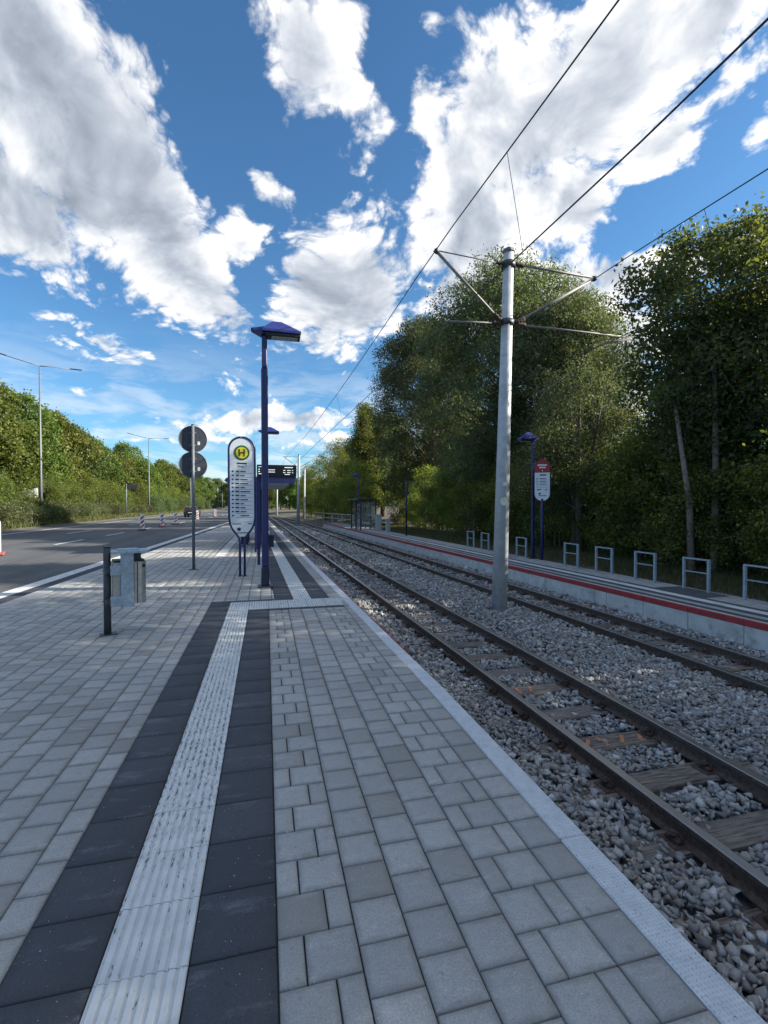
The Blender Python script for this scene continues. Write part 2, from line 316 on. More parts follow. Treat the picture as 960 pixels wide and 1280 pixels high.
# ------------------------------------------------------------------ mesh helpers
class MB:
    def __init__(s): s.bm = bmesh.new()
    def box(s, c, d, rz=0, bev=0.0, rx=0, ry=0):
        r = bmesh.ops.create_cube(s.bm, size=1); vs = r['verts']
        mt = Matrix.Translation(c) @ Matrix.Rotation(rz, 4, 'Z') @ Matrix.Rotation(ry, 4, 'Y') @ Matrix.Rotation(rx, 4, 'X') @ Matrix.Diagonal((d[0], d[1], d[2], 1))
        bmesh.ops.transform(s.bm, matrix=mt, verts=vs)
        if bev:
            es = list({e for v in vs for e in v.link_edges})
            bmesh.ops.bevel(s.bm, geom=es, offset=bev, segments=1, affect='EDGES', clamp_overlap=True)
        return s
    def bar(s, a, b, wd, dp=None, up=(0, 0, 1), bev=0):
        a = Vector(a); b = Vector(b); d = b - a; L = d.length; z = d.normalized(); u = Vector(up)
        if abs(z.dot(u)) > .99: u = Vector((0, 1, 0))
        x = u.cross(z).normalized(); y = z.cross(x)
        r = bmesh.ops.create_cube(s.bm, size=1); vs = r['verts']
        mt = Matrix((x, y, z)).transposed().to_4x4(); mt.translation = (a + b) / 2
        bmesh.ops.transform(s.bm, matrix=mt @ Matrix.Diagonal((wd, dp or wd, L, 1)), verts=vs)
        if bev:
            bmesh.ops.bevel(s.bm, geom=list({e for v in vs for e in v.link_edges}), offset=bev, segments=1, affect='EDGES')
        return s
    def tube(s, pts, r, n=8, cap=True):
        pts = [Vector(p) for p in pts]; rs = r if hasattr(r, '__len__') else [r] * len(pts); rings = []
        u = None
        for i, p in enumerate(pts):
            d = (pts[min(i + 1, len(pts) - 1)] - pts[max(i - 1, 0)]).normalized()
            if u is None: u = d.orthogonal().normalized()
            u = (u - d * u.dot(d)).normalized(); v = d.cross(u)
            rings.append([s.bm.verts.new(p + (u * math.cos(2 * math.pi * k / n) + v * math.sin(2 * math.pi * k / n)) * rs[i]) for k in range(n)])
        for a, b in zip(rings, rings[1:]):
            for k in range(n):
                f = s.bm.faces.new((a[k], a[(k + 1) % n], b[(k + 1) % n], b[k])); f.smooth = n > 4
        if cap: s.bm.faces.new(rings[0][::-1]); s.bm.faces.new(rings[-1])
        return s
    def prism(s, poly, z0, z1, mt=None):
        """polygon in XY extruded z0..z1, optionally transformed"""
        mt = mt or Matrix.Identity(4)
        a = [s.bm.verts.new(mt @ Vector((x, y, z0))) for x, y in poly]; b = [s.bm.verts.new(mt @ Vector((x, y, z1))) for x, y in poly]; n = len(poly)
        s.bm.faces.new(a[::-1]); s.bm.faces.new(b)
        for k in range(n): s.bm.faces.new((a[k], a[(k + 1) % n], b[(k + 1) % n], b[k]))
        return s
    def quadstrip(s, L, Rr):
        a = [s.bm.verts.new(p) for p in L]; b = [s.bm.verts.new(p) for p in Rr]
        for i in range(len(a) - 1): s.bm.faces.new((a[i], b[i], b[i + 1], a[i + 1]))
        return s
    def mesh(s, mat):
        me = bpy.data.meshes.new('m'); bmesh.ops.recalc_face_normals(s.bm, faces=s.bm.faces[:]); s.bm.to_mesh(me); s.bm.free()
        me.materials.append(MATS[mat]); return me
    def build(s, name, mat, parent=None, loc=None): return put(name, s.mesh(mat), parent, loc)
def put(name, me, parent=None, loc=None):
    o = bpy.data.objects.new(name, me); COL.objects.link(o)
    if me.name == 'm' or me.name.startswith('m.'): me.name = name
    if parent: o.parent = parent
    if loc is not None: o.location = loc
    return o
def empty(name, loc=(0, 0, 0), rz=0):
    o = bpy.data.objects.new(name, None); COL.objects.link(o); o.location = loc; o.rotation_euler.z = rz; o.empty_display_size = .2; return o
def tag(o, label=None, cat=None, group=None, kind=None):
    if label: o['label'] = label
    if cat: o['category'] = cat
    if group: o['group'] = group
    if kind: o['kind'] = kind
    return o
def copy_tree(o, parent=None, loc=None, rz=None):
    c = o.copy(); COL.objects.link(c); c.parent = parent
    if loc is not None: c.location = loc
    if rz is not None: c.rotation_euler.z = rz
    for ch in [x for x in KIDS.get(o.name, o.children)]: copy_tree(ch, c)
    return c
KIDS = {}
def np_mesh(name, V, Fq, mat, tone=None, smooth=False):
    """V (n,3), Fq (m,k) numpy arrays -> mesh data, tone = per-face float attribute"""
    me = bpy.data.meshes.new(name); n, (m, k) = len(V), Fq.shape
    me.vertices.add(n); me.vertices.foreach_set('co', np.ascontiguousarray(V, np.float32).ravel())
    me.loops.add(m * k); me.loops.foreach_set('vertex_index', np.ascontiguousarray(Fq, np.int32).ravel())
    me.polygons.add(m); me.polygons.foreach_set('loop_start', np.arange(0, m * k, k, dtype=np.int32))
    if tone is not None:
        a = me.attributes.new('tone', 'FLOAT', 'FACE'); a.data.foreach_set('value', np.ascontiguousarray(tone, np.float32))
    me.update(calc_edges=True); me.materials.append(MATS[mat]); return me

# ------------------------------------------------------------------ lines of the place
X3, S = .035, .3145
def bend(Y, k=1.0): return -k * (.028 * max(0, Y - 4) + (.0016 * (Y - 60) ** 2 if Y > 60 else 0))
def kerb(Y): return -4.72 + .040 * min(Y, 50) + .012 * max(0, Y - 50)
EDGE_IN, EDGE = 1.42, 1.565
RAILZ, RAILZ2 = -.36, -.50
NEAR, FAR = (2.62, 3.56), (5.88, 6.80)
FPZ, FPX, FPB = -.20, 7.55, 9.45
def bal(X, Y=0):                         # ballast level across the tracks
    f = min(1, max(0, (X - 3.6) / 2.4)); return (RAILZ - .115) * (1 - f) + (RAILZ2 - .115) * f
YS = [-6, 0, 4, 8, 12, 16, 20, 25, 30, 36, 42, 50, 60, 70, 80, 90, 100, 115, 130]

# ground, terrain
def sheet(name, L, Rr, mat):
    return tag(MB().quadstrip(L, Rr).build(name, mat), kind='structure')
MB_ = MB(); MB_.quadstrip([(-900, -300, -1.3), (-900, 1500, -1.3)], [(900, -300, -1.3), (900, 1500, -1.3)])
tag(MB_.build('ground', 'soil'), kind='structure')
ys = [-15, 0, 10, 20, 35, 50, 70, 100, 150, 260]
def far_kerb(Y): return -16.95 + .012 * Y
sheet('road', [(far_kerb(y) - .3, y, -.1) for y in ys], [(kerb(y) + .05, y, -.1) for y in ys], 'asphalt')
road = bpy.data.objects['road']
# verge beyond the road, a low bank that carries the trees
tb = MB(); prof = [(0, -.10), (-.35, .02), (-1.6, .12), (-4, .25), (-9, .6), (-20, 1.0), (-60, 1.4)]
rows = [[tb.bm.verts.new((far_kerb(y) + dx, y, z + (random.uniform(-.05, .05) if i else 0))) for i, (dx, z) in enumerate(prof)] for y in range(-15, 262, 4)]
for a, b in zip(rows, rows[1:]):
    for k in range(len(prof) - 1): tb.bm.faces.new((a[k + 1], a[k], b[k], b[k + 1]))
tag(tb.build('verge', 'soil'), kind='structure')
tb = MB(); prof = [(0, -.24), (.8, -.20), (3, -.1), (8, .1), (40, .4)]
rows = [[tb.bm.verts.new((FPB + bend(y, 1.7) + .02 + dx, y, z + (random.uniform(-.05, .05) if i else 0))) for i, (dx, z) in enumerate(prof)] for y in range(-25, 132, 3)]
for a, b in zip(rows, rows[1:]):
    for k in range(len(prof) - 1): tb.bm.faces.new((a[k], a[k + 1], b[k + 1], b[k]))
tag(tb.build('embankment', 'soil'), kind='structure')
sheet('trackside', [(6.9 + bend(y, 1.7), y, -.62) for y in (46.9, 60, 75, 95, 115, 131)], [(FPB + .1 + bend(y, 1.7), y, -.26) for y in (46.9, 60, 75, 95, 115, 131)], 'soil')
# ground that closes the far end
MBe = MB(); MBe.quadstrip([(-40, 130, -.3), (-40, 420, .6)], [(90, 130, -.3), (90, 420, .6)]); tag(MBe.build('far_meadow', 'soil'), kind='structure')
# track bed
tb = MB()
rows = [[tb.bm.verts.new((x + bend(y, 1 if x < 4.4 else 1.7), y, bal(x) - .075)) for x in (1.45, 2.6, 3.6, 4.3, 4.5, 5.2, 6.0, 6.8, 7.8)] for y in YS]
for a, b in zip(rows, rows[1:]):
    for k in range(8): tb.bm.faces.new((a[k], a[k + 1], b[k + 1], b[k]))
tag(tb.build('track_bed', 'bed'), kind='structure')

# ------------------------------------------------------------------ road markings
def stripe(name, pts, wd, z, mat, parent):
    L = []; Rr = []
    for i, p in enumerate(pts):
        a = Vector(pts[max(i - 1, 0)]); b = Vector(pts[min(i + 1, len(pts) - 1)]); d = (b - a).normalized(); n = Vector((-d.y, d.x)) * wd / 2
        L.append((p[0] + n.x, p[1] + n.y, z)); Rr.append((p[0] - n.x, p[1] - n.y, z))
    return MB().quadstrip(L, Rr).build(name, mat, parent)
stripe('fresh_asphalt_strip', [(kerb(y) - .24, y) for y in ys], .56, -.096, 'asphalt_new', road)
stripe('edge_line', [(kerb(y) - .68, y) for y in ys], .32, -.092, 'paint_white', road)
stripe('edge_line', [(far_kerb(y) + 1.75, y) for y in ys], .18, -.096, 'paint_white', road)
for k in range(14):
    y0 = 11.5 + k * 6.0; y1 = y0 + 3.0
    if k == 0: y0, y1 = 15.6, 18.6
    if k == 1: continue
    stripe('lane_marking', [(-9.95 + .042 * y0, y0), (-9.95 + .042 * y1, y1)], .16, -.096, 'paint_white', road)
for k in range(6):
    y0 = 32 + k * 12; stripe('lane_marking', [(-12.2 + .02 * y0, y0), (-12.2 + .02 * (y0 + 4), y0 + 4)], .14, -.096, 'paint_white', road)

# ------------------------------------------------------------------ near platform with its paving
body = MB(); yp = [y for y in YS if y <= 100]
yl = [y if y > -6 else -4 for y in yp]
A = [(kerb(y) + .02, y) for y in yl]; B = [(EDGE - .02 + bend(y), y) for y in yl]
top_l = [body.bm.verts.new((x, y, -.012)) for x, y in A]; top_r = [body.bm.verts.new((x, y, -.012)) for x, y in B]
bl = [body.bm.verts.new((x, y, -.8)) for x, y in A]; br = [body.bm.verts.new((x, y, -.8)) for x, y in B]
for i in range(len(A) - 1):
    for q in ((top_l, top_r), (bl, top_l), (top_r, br)): body.bm.faces.new((q[0][i], q[1][i], q[1][i + 1], q[0][i + 1]))
platform = tag(body.build('platform', 'joint_sand'), kind='structure')
def paver_mesh(wx, wy, ch=.006, gap=.0065, t=.05):
    """block with a chamfered top edge; uv 0..1 over the top"""
    a, b = wx / 2 - gap / 2, wy / 2 - gap / 2
    V = [(-a, -b, -t), (a, -b, -t), (a, b, -t), (-a, b, -t), (-a, -b, -ch * .7), (a, -b, -ch * .7), (a, b, -ch * .7), (-a, b, -ch * .7),
         (-a + ch, -b + ch, 0), (a - ch, -b + ch, 0), (a - ch, b - ch, 0), (-a + ch, b - ch, 0)]
    Fc = [(8, 9, 10, 11)] + [(i, (i + 1) % 4, 4 + (i + 1) % 4, 4 + i) for i in range(4)] + [(4 + i, 4 + (i + 1) % 4, 8 + (i + 1) % 4, 8 + i) for i in range(4)]
    return np.array(V), np.array(Fc), np.array([(v[0] / wx + .5, v[1] / wy + .5) for v in V])
def to_mesh(name, V, Fc, UV, mat):
    me = np_mesh(name, V, Fc, mat); uvl = me.uv_layers.new(name='UVMap'); uvl.data.foreach_set('uv', np.ascontiguousarray(UV[Fc.ravel()], np.float32).ravel()); return me
PM = {}
def pmesh(wx, wy, mat):
    k = (round(wx, 3), round(wy, 3), mat)
    if k not in PM: PM[k] = to_mesh('paver', *paver_mesh(wx, wy), mat)
    return PM[k]
pav = []           # (x0,x1,y0,y1)
def rowed(x0, x1, y0, y1, off, bendf=lambda y: 0):
    y = y0 - off
    while y < y1 - .01:
        a, b = max(y, y0), min(y + .2, y1)
        if b - a > .03: pav.append((x0 + bendf((a + b) / 2), x1 + bendf((a + b) / 2), a, b))
        y += .2
def band(x0, y0, y1, flip=0):
    y = y0; i = flip
    while y < y1 - .01:
        b = min(y + .2, y1); m = x0 + (.2 if i % 2 else .1)
        pav.append((x0, m, y, b)); pav.append((m, x0 + .3, y, b)); y += .2; i += 1
CF, CB = 7.79, 7.79 + 2 * S            # cross strip, front and back
band(X3, -.36, CF - .14)
for i in range(3): rowed(X3 + .3 + .2 * i, X3 + .5 + .2 * i, -.36, CF - .14, .1 * (i % 2 == 0))
band(X3 + .9, -.36, CF - .14, 1)
rowed(X3 + 1.2, EDGE_IN, -.36, CF + .66, 0)
L0 = X3 - 3 * S
STRIP2 = .27
yend = 46
def left_limit(y): return kerb(y) + .32
xcols = [(L0 - .14, L0)] + [(L0 - .14 - .2 * (i + 1), L0 - .14 - .2 * i) for i in range(19)]
for ci, (x0, x1) in enumerate(xcols):
    y = -.5 - .1 * (ci % 2)
    while y < yend:
        if x0 > left_limit(y) - .02: 
            a_, b_ = -1.62, -1.62 + S
            if 15.7 < y < 25.8 and x1 > a_ and x0 < b_:
                if a_ - x0 > .03: pav.append((x0, a_, y, y + .2))
                if x1 - b_ > .03: pav.append((b_, x1, y, y + .2))
            else: pav.append((x0, x1, y, y + .2))
        elif x1 > left_limit(y) + .05: pav.append((left_limit(y), x1, y, y + .2))
        y += .2
for i in range(6):
    y = CB + .13 - .1 * (i % 2)
    while y < yend:
        a_, b_ = L0 + .2 * i, min(L0 + .2 * (i + 1), STRIP2 + bend(y + .1)); ya = max(y, CB + .13)
        if b_ - a_ > .025: pav.append((a_, b_, ya, y + .2))
        y += .2
rowed(STRIP2 + 3 * S, EDGE_IN, CB, yend, 0, bend)
def seen(x, y):
    d = depth(x, y)
    if d < .35: return -1
    u = 480 + F * (x * math.cos(YAW) - y * math.sin(YAW)) / d; v = HOR + F * H / d
    return (1 / d ** 3) if -60 < u < 1020 and v < 1330 else -1
full = [p for p in pav]
full.sort(key=lambda p: -seen((p[0] + p[1]) / 2, (p[2] + p[3]) / 2) * (p[1] - p[0]))
nb = 0; rest = []; counts = {'paver': 0, 'half_paver': 0}
for p in full:
    wx, wy = p[1] - p[0], p[3] - p[2]; nm = 'paver' if wx > .155 else 'half_paver'
    if counts[nm] < (298 if nm == 'paver' else 140) and abs(wy - .2) < .012:
        counts[nm] += 1
        o = put(nm, pmesh(wx, wy, 'paver'), platform, ((p[0] + p[1]) / 2, (p[2] + p[3]) / 2, random.gauss(0, .0009)))
        o.rotation_euler = (random.gauss(0, .003), random.gauss(0, .003), random.gauss(0, .003))
    else: rest.append(p)
VV, FF, UU = [], [], []; base = 0
for p in rest:
    V, Fc, UV = paver_mesh(p[1] - p[0], p[3] - p[2]); V = V + np.array([(p[0] + p[1]) / 2, (p[2] + p[3]) / 2, random.gauss(0, .0008)])
    VV.append(V); FF.append(Fc + base); UU.append(UV); base += len(V)
o = put('paving_blocks', to_mesh('paving_blocks', np.vstack(VV), np.vstack(FF), np.vstack(UU), 'paver'), platform); tag(o, kind='stuff')
# ribbed slabs: eight ribs of real relief
def ribbed_mesh(wd, ln):
    n = 8; pr = []; a = -wd / 2 + .002; p = (wd - .004) / n
    for i in range(n): x = a + i * p; pr += [(x, -.0048), (x + p * .22, -.0048), (x + p * .36, 0), (x + p * .86, 0), (x + p, -.0048)]
    b = MB(); y0, y1 = -ln / 2 + .0015, ln / 2 - .0015
    va = [b.bm.verts.new((x, y0, z)) for x, z in pr]; vb = [b.bm.verts.new((x, y1, z)) for x, z in pr]
    la = [b.bm.verts.new((x, y0, -.05)) for x in (pr[0][0], pr[-1][0])]; 
    for i in range(len(pr) - 1): b.bm.faces.new((va[i], va[i + 1], vb[i + 1], vb[i]))
    b.bm.faces.new([la[0], la[1]] + va[::-1])
    return b.mesh('ribbed')
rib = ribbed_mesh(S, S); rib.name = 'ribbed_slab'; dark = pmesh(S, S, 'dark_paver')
def slab(nm, me, x, y, rz=0):
    o = put(nm, me, platform, (x, y, random.gauss(.0, .0006))); o.rotation_euler = (random.gauss(0, .0015), random.gauss(0, .0015), rz + random.gauss(0, .002)); return o
y = CF - S / 2
while y > -.6:
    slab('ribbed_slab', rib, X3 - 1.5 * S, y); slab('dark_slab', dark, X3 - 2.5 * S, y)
    if y < CF - S: slab('dark_slab', dark, X3 - .5 * S, y)
    y -= S
slab('dark_slab', dark, X3 - .5 * S, CF - S / 2)
for r_ in range(2):
    for i in range(6): slab('ribbed_slab', rib, X3 - 2 * S + S * (i + .5), CF + S * (r_ + .5))
    slab('dark_slab', dark, X3 - 2.5 * S, CF + S * (r_ + .5))
thin = pmesh(S, .13, 'dark_paver')
for i in range(4): slab('dark_slab', thin, X3 + S * (i + .5), CF - .07)
for i in range(4): slab('dark_slab', thin, X3 - 3 * S + S * (i + .5), CB + .066)
y = CB + S / 2; i = 0
while y < 46:
    for k, (nm, me) in enumerate((('dark_slab', dark), ('ribbed_slab', rib), ('dark_slab', dark))): slab(nm, me, STRIP2 + (k + .5) * S + bend(y), y, .028)
    y += S; i += 1
y = 15.8
while y < 26:
    slab('ribbed_slab', pmesh(.4, S, 'ribbed') if False else rib, -1.62 + S / 2, y, 0); y += S
# white edge stones, kerb stones, red band on the face
for k in range(-2, 50):
    y0, y1 = .06 + k * 1.0, 1.06 + k * 1.0; ym = (y0 + y1) / 2; ang = math.atan(-(bend(y1) - bend(y0)))
    o = MB().box((0, 0, -.1), (EDGE - EDGE_IN - .002, .996, .2), bev=.006).build('edge_stone', 'edge_white', platform, ((EDGE_IN + EDGE) / 2 + bend(ym), ym, .001)) if k == -2 else put('edge_stone', es_me, platform, ((EDGE_IN + EDGE) / 2 + bend(ym), ym, random.gauss(.001, .001)))
    if k == -2: es_me = o.data
    o.rotation_euler.z = ang
for k in range(62):
    y0 = -2 + k * 1.0; ym = y0 + .5; ang = -math.atan(kerb(y0 + 1) - kerb(y0))
    if k == 0: ks_me = MB().box((0, 0, -.2), (.30, .994, .4), bev=.012).mesh('kerb_concrete'); ks_me.name = 'kerb_stone'
    put('kerb_stone', ks_me, platform, (kerb(ym) + .16, ym, random.gauss(-.002, .0015))).rotation_euler.z = ang
face = MB(); yf = [y for y in YS if y <= 60]
face.quadstrip([(EDGE - .012 + bend(y), y, -.02) for y in yf], [(EDGE - .012 + bend(y), y, -.75) for y in yf]).build('face_wall', 'wall_concrete', platform)
yr = [5.15, 8, 12, 16, 20, 25, 30, 36, 42, 50]
rb = MB()
for a, b in zip(yr, yr[1:]): rb.bar((EDGE + .012 + bend(a), a, -.045), (EDGE + .012 + bend(b), b, -.045), .07, .022)
rb.build('red_edge_band', 'paint_red', platform)

# ------------------------------------------------------------------ far platform
fp = MB()
def fx(y): return bend(y, 1.7)
yf = [-6, -3, 0, 4, 8, 12, 16, 20, 25, 30, 36, 42, 47]
A = [(FPX + .02 + fx(y), y) for y in yf]; B = [(FPB + fx(y), y) for y in yf]
tl = [fp.bm.verts.new((x, y, FPZ)) for x, y in A]; tr = [fp.bm.verts.new((x, y, FPZ)) for x, y in B]
bl = [fp.bm.verts.new((x, y, -1)) for x, y in A]; br = [fp.bm.verts.new((x, y, -1)) for x, y in B]
for i in range(len(A) - 1):
    for q in ((tl, tr), (bl, tl), (tr, br)): fp.bm.faces.new((q[0][i], q[1][i], q[1][i + 1], q[0][i + 1]))
fp.bm.faces.new((tl[-1], tr[-1], br[-1], bl[-1]))
far_platform = tag(fp.build('far_platform', 'platform_grey'), kind='structure')
for k in range(-6, 47):
    ym = k + .475 + .0; ang = math.atan(-(fx(k + 1) - fx(k)))
    if k == -6:
        wb_me = MB().box((0, 0, -.5), (.20, .990, 1.0), bev=.008).mesh('wall_concrete'); wb_me.name = 'edge_block'
        rd_me = MB().box((0, 0, 0), (.075, .998, .10), bev=.004).mesh('paint_red'); rd_me.name = 'red_edge_band'
    x = FPX + fx(ym)
    put('edge_block', wb_me, far_platform, (x + .10, ym, FPZ + .004)).rotation_euler.z = ang
    put('red_edge_band', rd_me, far_platform, (x + .0315, ym, FPZ - .035)).rotation_euler.z = ang
def fstripe(nm, o0, o1, mat, z): MB().quadstrip([(FPX + o0 + fx(y), y, FPZ + z) for y in yf], [(FPX + o1 + fx(y), y, FPZ + z) for y in yf]).build(nm, mat, far_platform)
fstripe('dark_band', .21, .36, 'platform_dark', .006); fstripe('grey_band', .36, .52, 'platform_grey', .006); fstripe('dark_band', .52, .72, 'platform_dark', .006)
fstripe('tactile_band', .72, .94, 'platform_white', .007); fstripe('dark_band', .94, 1.10, 'platform_dark', .006)
MB().box((0, 0, 0), (.7, 1.2, .008)).build('manhole_cover', 'platform_dark', far_platform, (8.95 + fx(8.2), 8.2, FPZ + .003))

# ------------------------------------------------------------------ tracks
def rail_profile():
    return [(-.055, -.14), (.055, -.14), (.055, -.13), (.012, -.112), (.010, -.045), (.033, -.036), (.035, -.006), (.028, 0), (-.028, 0), (-.035, -.006), (-.033, -.036), (-.010, -.045), (-.012, -.112), (-.055, -.13)]
def rail(parent, x, z, k):
    pr = rail_profile(); b = MB(); run = b.bm.faces.layers.float.new('run'); yy = np.concatenate([np.arange(-6, 60, 4), np.arange(60, 131, 5)])
    rings = [[b.bm.verts.new((x + bend(float(y), k) + px, float(y), z + pz)) for px, pz in pr] for y in yy]; n = len(pr)
    for a, c in zip(rings, rings[1:]):
        for i in range(n):
            f = b.bm.faces.new((a[i], c[i], c[(i + 1) % n], a[(i + 1) % n])); f[run] = 1. if i == 7 else (.75 if i in (6, 8) else 0.)
    b.bm.faces.new(rings[0]); b.build('rail', 'rail_steel', parent)
def clip_mesh():
    b = MB(); b.box((0, 0, .008), (.30, .15, .016), bev=.003)
    for s in (-1, 1):
        b.box((s * .085, 0, .03), (.05, .10, .03), bev=.006); b.tube([(s * .098, 0, .03), (s * .098, 0, .085)], .013, 6)
        b.tube([(s * .098, 0, .05), (s * .098, 0, .068)], .024, 6); b.tube([(s * .07, -.05, .045), (s * .055, -.02, .055), (s * .055, .02, .055), (s * .07, .05, .045)], .010, 5)
    return b.mesh('rust')
clip_me = clip_mesh(); clip_me.name = 'rail_clip'
slp_me = []
for v in range(4):
    b = MB(); b.box((0, 0, -.08), (1.78, .24, .16), bev=.012)
    bmesh.ops.subdivide_edges(b.bm, edges=[e for e in b.bm.edges if abs(e.verts[0].co.x - e.verts[1].co.x) > 1], cuts=5)
    for q in b.bm.verts: q.co.y += random.uniform(-.008, .008); q.co.z += random.uniform(-.005, .003)
    me = b.mesh('sleeper_wood'); me.name = 'sleeper'; slp_me.append(me)
mark_me = MB().bar((-.03, -.07, .002), (.03, .07, .002), .035, .003).mesh('orange_paint'); mark_me.name = 'paint_mark'
def track(name, label, xs, z, k, y_off, marks):
    t = empty(name, (0, 0, 0)); tag(t, label, 'tram track', 'tram tracks between the platforms')
    for x in xs: rail(t, x, z, k)
    y = y_off; i = 0
    while y < 62:
        xm = (xs[0] + xs[1]) / 2 + bend(y, k); s_ = put('sleeper', slp_me[i % 4], t, (xm + random.gauss(0, .02), y + random.gauss(0, .012), z - .143 + random.gauss(0, .004)))
        s_.rotation_euler.z = .028 * k * (y > 4) + random.gauss(0, .008)
        if y < 34:
            for x in xs: put('rail_clip', clip_me, s_, (x + bend(y, k) - s_.location.x, 0, -.008))
        if i in marks:
            for q in range(4 if i < 9 else 2): put('paint_mark', mark_me, s_, (-.25 + q * random.uniform(.15, .19), 0, .0)).rotation_euler.z = random.uniform(-.5, .5)
        y += .615; i += 1
    return t
track('tram_track', 'rusty tram track with orange-marked sleepers beside the paved platform', NEAR, RAILZ, 1.0, -1.225, (8, 10))
track('tram_track', 'tram track running along the foot of the red-edged far platform', FAR, RAILZ2, 1.7, -1.49, ())

# ballast: crushed stones, each a small convex lump
def stone_kinds(n):
    out = []
    for _ in range(n):
        b = bmesh.new()
        for _ in range(9):
            v = Vector((random.gauss(0, 1), random.gauss(0, 1), random.gauss(0, 1))).normalized() * random.uniform(.75, 1.05)
            b.verts.new((v.x * 1.12, v.y * .85, v.z * .66))
        r = bmesh.ops.convex_hull(b, input=b.verts[:]); 
        for v in [v for v in b.verts if not v.link_faces]: b.verts.remove(v)
        bmesh.ops.triangulate(b, faces=b.faces[:]); b.verts.index_update()
        V = np.array([v.co[:] for v in b.verts]); Fc = np.array([[v.index for v in f.verts] for f in b.faces]); out.append((V, Fc)); b.free()
    return out
SK = stone_kinds(14)
def rot_mats(n, flat=.6):
    ax = RNG.normal(size=(n, 3)); ax[:, 2] += 1.2; ax /= np.linalg.norm(ax, axis=1)[:, None]; an = RNG.uniform(0, 2 * np.pi, n)
    c, s = np.cos(an), np.sin(an); x, y, z = ax.T; C = 1 - c
    return np.stack([np.stack([c + x * x * C, x * y * C - z * s, x * z * C + y * s], -1), np.stack([y * x * C + z * s, c + y * y * C, y * z * C - x * s], -1), np.stack([z * x * C - y * s, z * y * C + x * s, c + z * z * C], -1)], 1)
def scatter_stones(y0, y1, dens, size, dz):
    n = int((7.6 - 1.5) * (y1 - y0) * dens)
    X = RNG.uniform(1.58, 7.56, n); Y = RNG.uniform(y0, y1, n); s = size * np.exp(RNG.normal(0, .28, n)) * .5
    # fewer where the sleepers lie proud between the rails
    f = np.clip((X - 3.6) / 2.4, 0, 1); Z = (RAILZ - .115) * (1 - f) + (RAILZ2 - .115) * f
    hump = .05 * np.exp(-((X - 4.65) / .55) ** 2) + .03 * np.exp(-((X - 1.75) / .25) ** 2)
    Z = Z + hump + RNG.uniform(-1, .55, n) * s * .9 + dz
    for xs, yo in ((NEAR, .62), (FAR, 2.2)):
        xc = (xs[0] + xs[1]) / 2
        rel = np.abs((Y - yo + .3075) % .615 - .3075)
        ins = (np.abs(X - xc) < .62) & (rel < .16); outs = (np.abs(X - xc) < .92) & (rel < .11)
        kill = (ins & (RNG.random(n) < .97)) | (outs & ~ins & (RNG.random(n) < .55))
        onrail = (np.abs(X - xs[0]) < .085) | (np.abs(X - xs[1]) < .085)
        clipz = ((np.abs(X - xs[0]) < .18) | (np.abs(X - xs[1]) < .18)) & (rel < .13)
        Z = np.where(np.abs(X - xc) < .55, Z - .035, np.where(np.abs(X - xc) < .9, Z - .015, Z))
        kill |= onrail | clipz; Y = np.where(kill, -99, Y)
    # level of the bed under the mast foot stays free
    Y = np.where((np.abs(X - 4.62) < .14) & (np.abs(Y - 8.8) < .14), -99, Y)
    ok = Y > -50; X, Y, Z, s = X[ok], Y[ok], Z[ok], s[ok]
    bx = np.array([bend(float(v), 1.0 if x < 4.6 else 1.7) for v, x in zip(Y, X)]); X = X + bx
    Vs, Fs, Ts = [], [], []; base = 0; kind = RNG.integers(0, len(SK), len(X)); tone = RNG.beta(2.2, 2.2, len(X))
    for k, (V, Fc) in enumerate(SK):
        m = kind == k; c = m.sum()
        if not c: continue
        rm = rot_mats(c); W = np.einsum('nij,vj->nvi', rm, V) * s[m][:, None, None] + np.stack([X[m], Y[m], Z[m]], -1)[:, None, :]
        Vs.append(W.reshape(-1, 3)); Fs.append((Fc[None] + (np.arange(c) * len(V))[:, None, None]).reshape(-1, 3) + base); base += c * len(V)
        Ts.append(np.repeat(tone[m], len(Fc)))
    return np.vstack(Vs), np.vstack(Fs), np.concatenate(Ts)
parts = [scatter_stones(-1.2, .9, 420, .085, 0), scatter_stones(.9, 6, 1350, .064, 0), scatter_stones(6, 14, 700, .078, 0), scatter_stones(14, 24, 300, .105, 0), scatter_stones(24, 46, 90, .16, -.02)]
base = 0; Vs, Fs, Ts = [], [], []
for V, Fc, T in parts: Vs.append(V); Fs.append(Fc + base); Ts.append(T); base += len(V)
o = put('ballast_gravel', np_mesh('ballast_gravel', np.vstack(Vs), np.vstack(Fs), 'stone', np.concatenate(Ts)))
tag(o, 'grey crushed stone ballast lying between and around the tram rails', 'gravel', kind='stuff')

# ------------------------------------------------------------------ platform furniture
def arc(cx, cz, r, a0, a1, n=12): return [(cx + r * math.cos(R(a0 + (a1 - a0) * i / n)), cz + r * math.sin(R(a0 + (a1 - a0) * i / n))) for i in range(n + 1)]
UPR = Matrix(((1, 0, 0, 0), (0, 0, -1, 0), (0, 1, 0, 0), (0, 0, 0, 1)))       # polygon (x, z) -> upright, extrusion towards -Y
def facing(x, y, extra=0): return -math.atan2(x, y) + extra

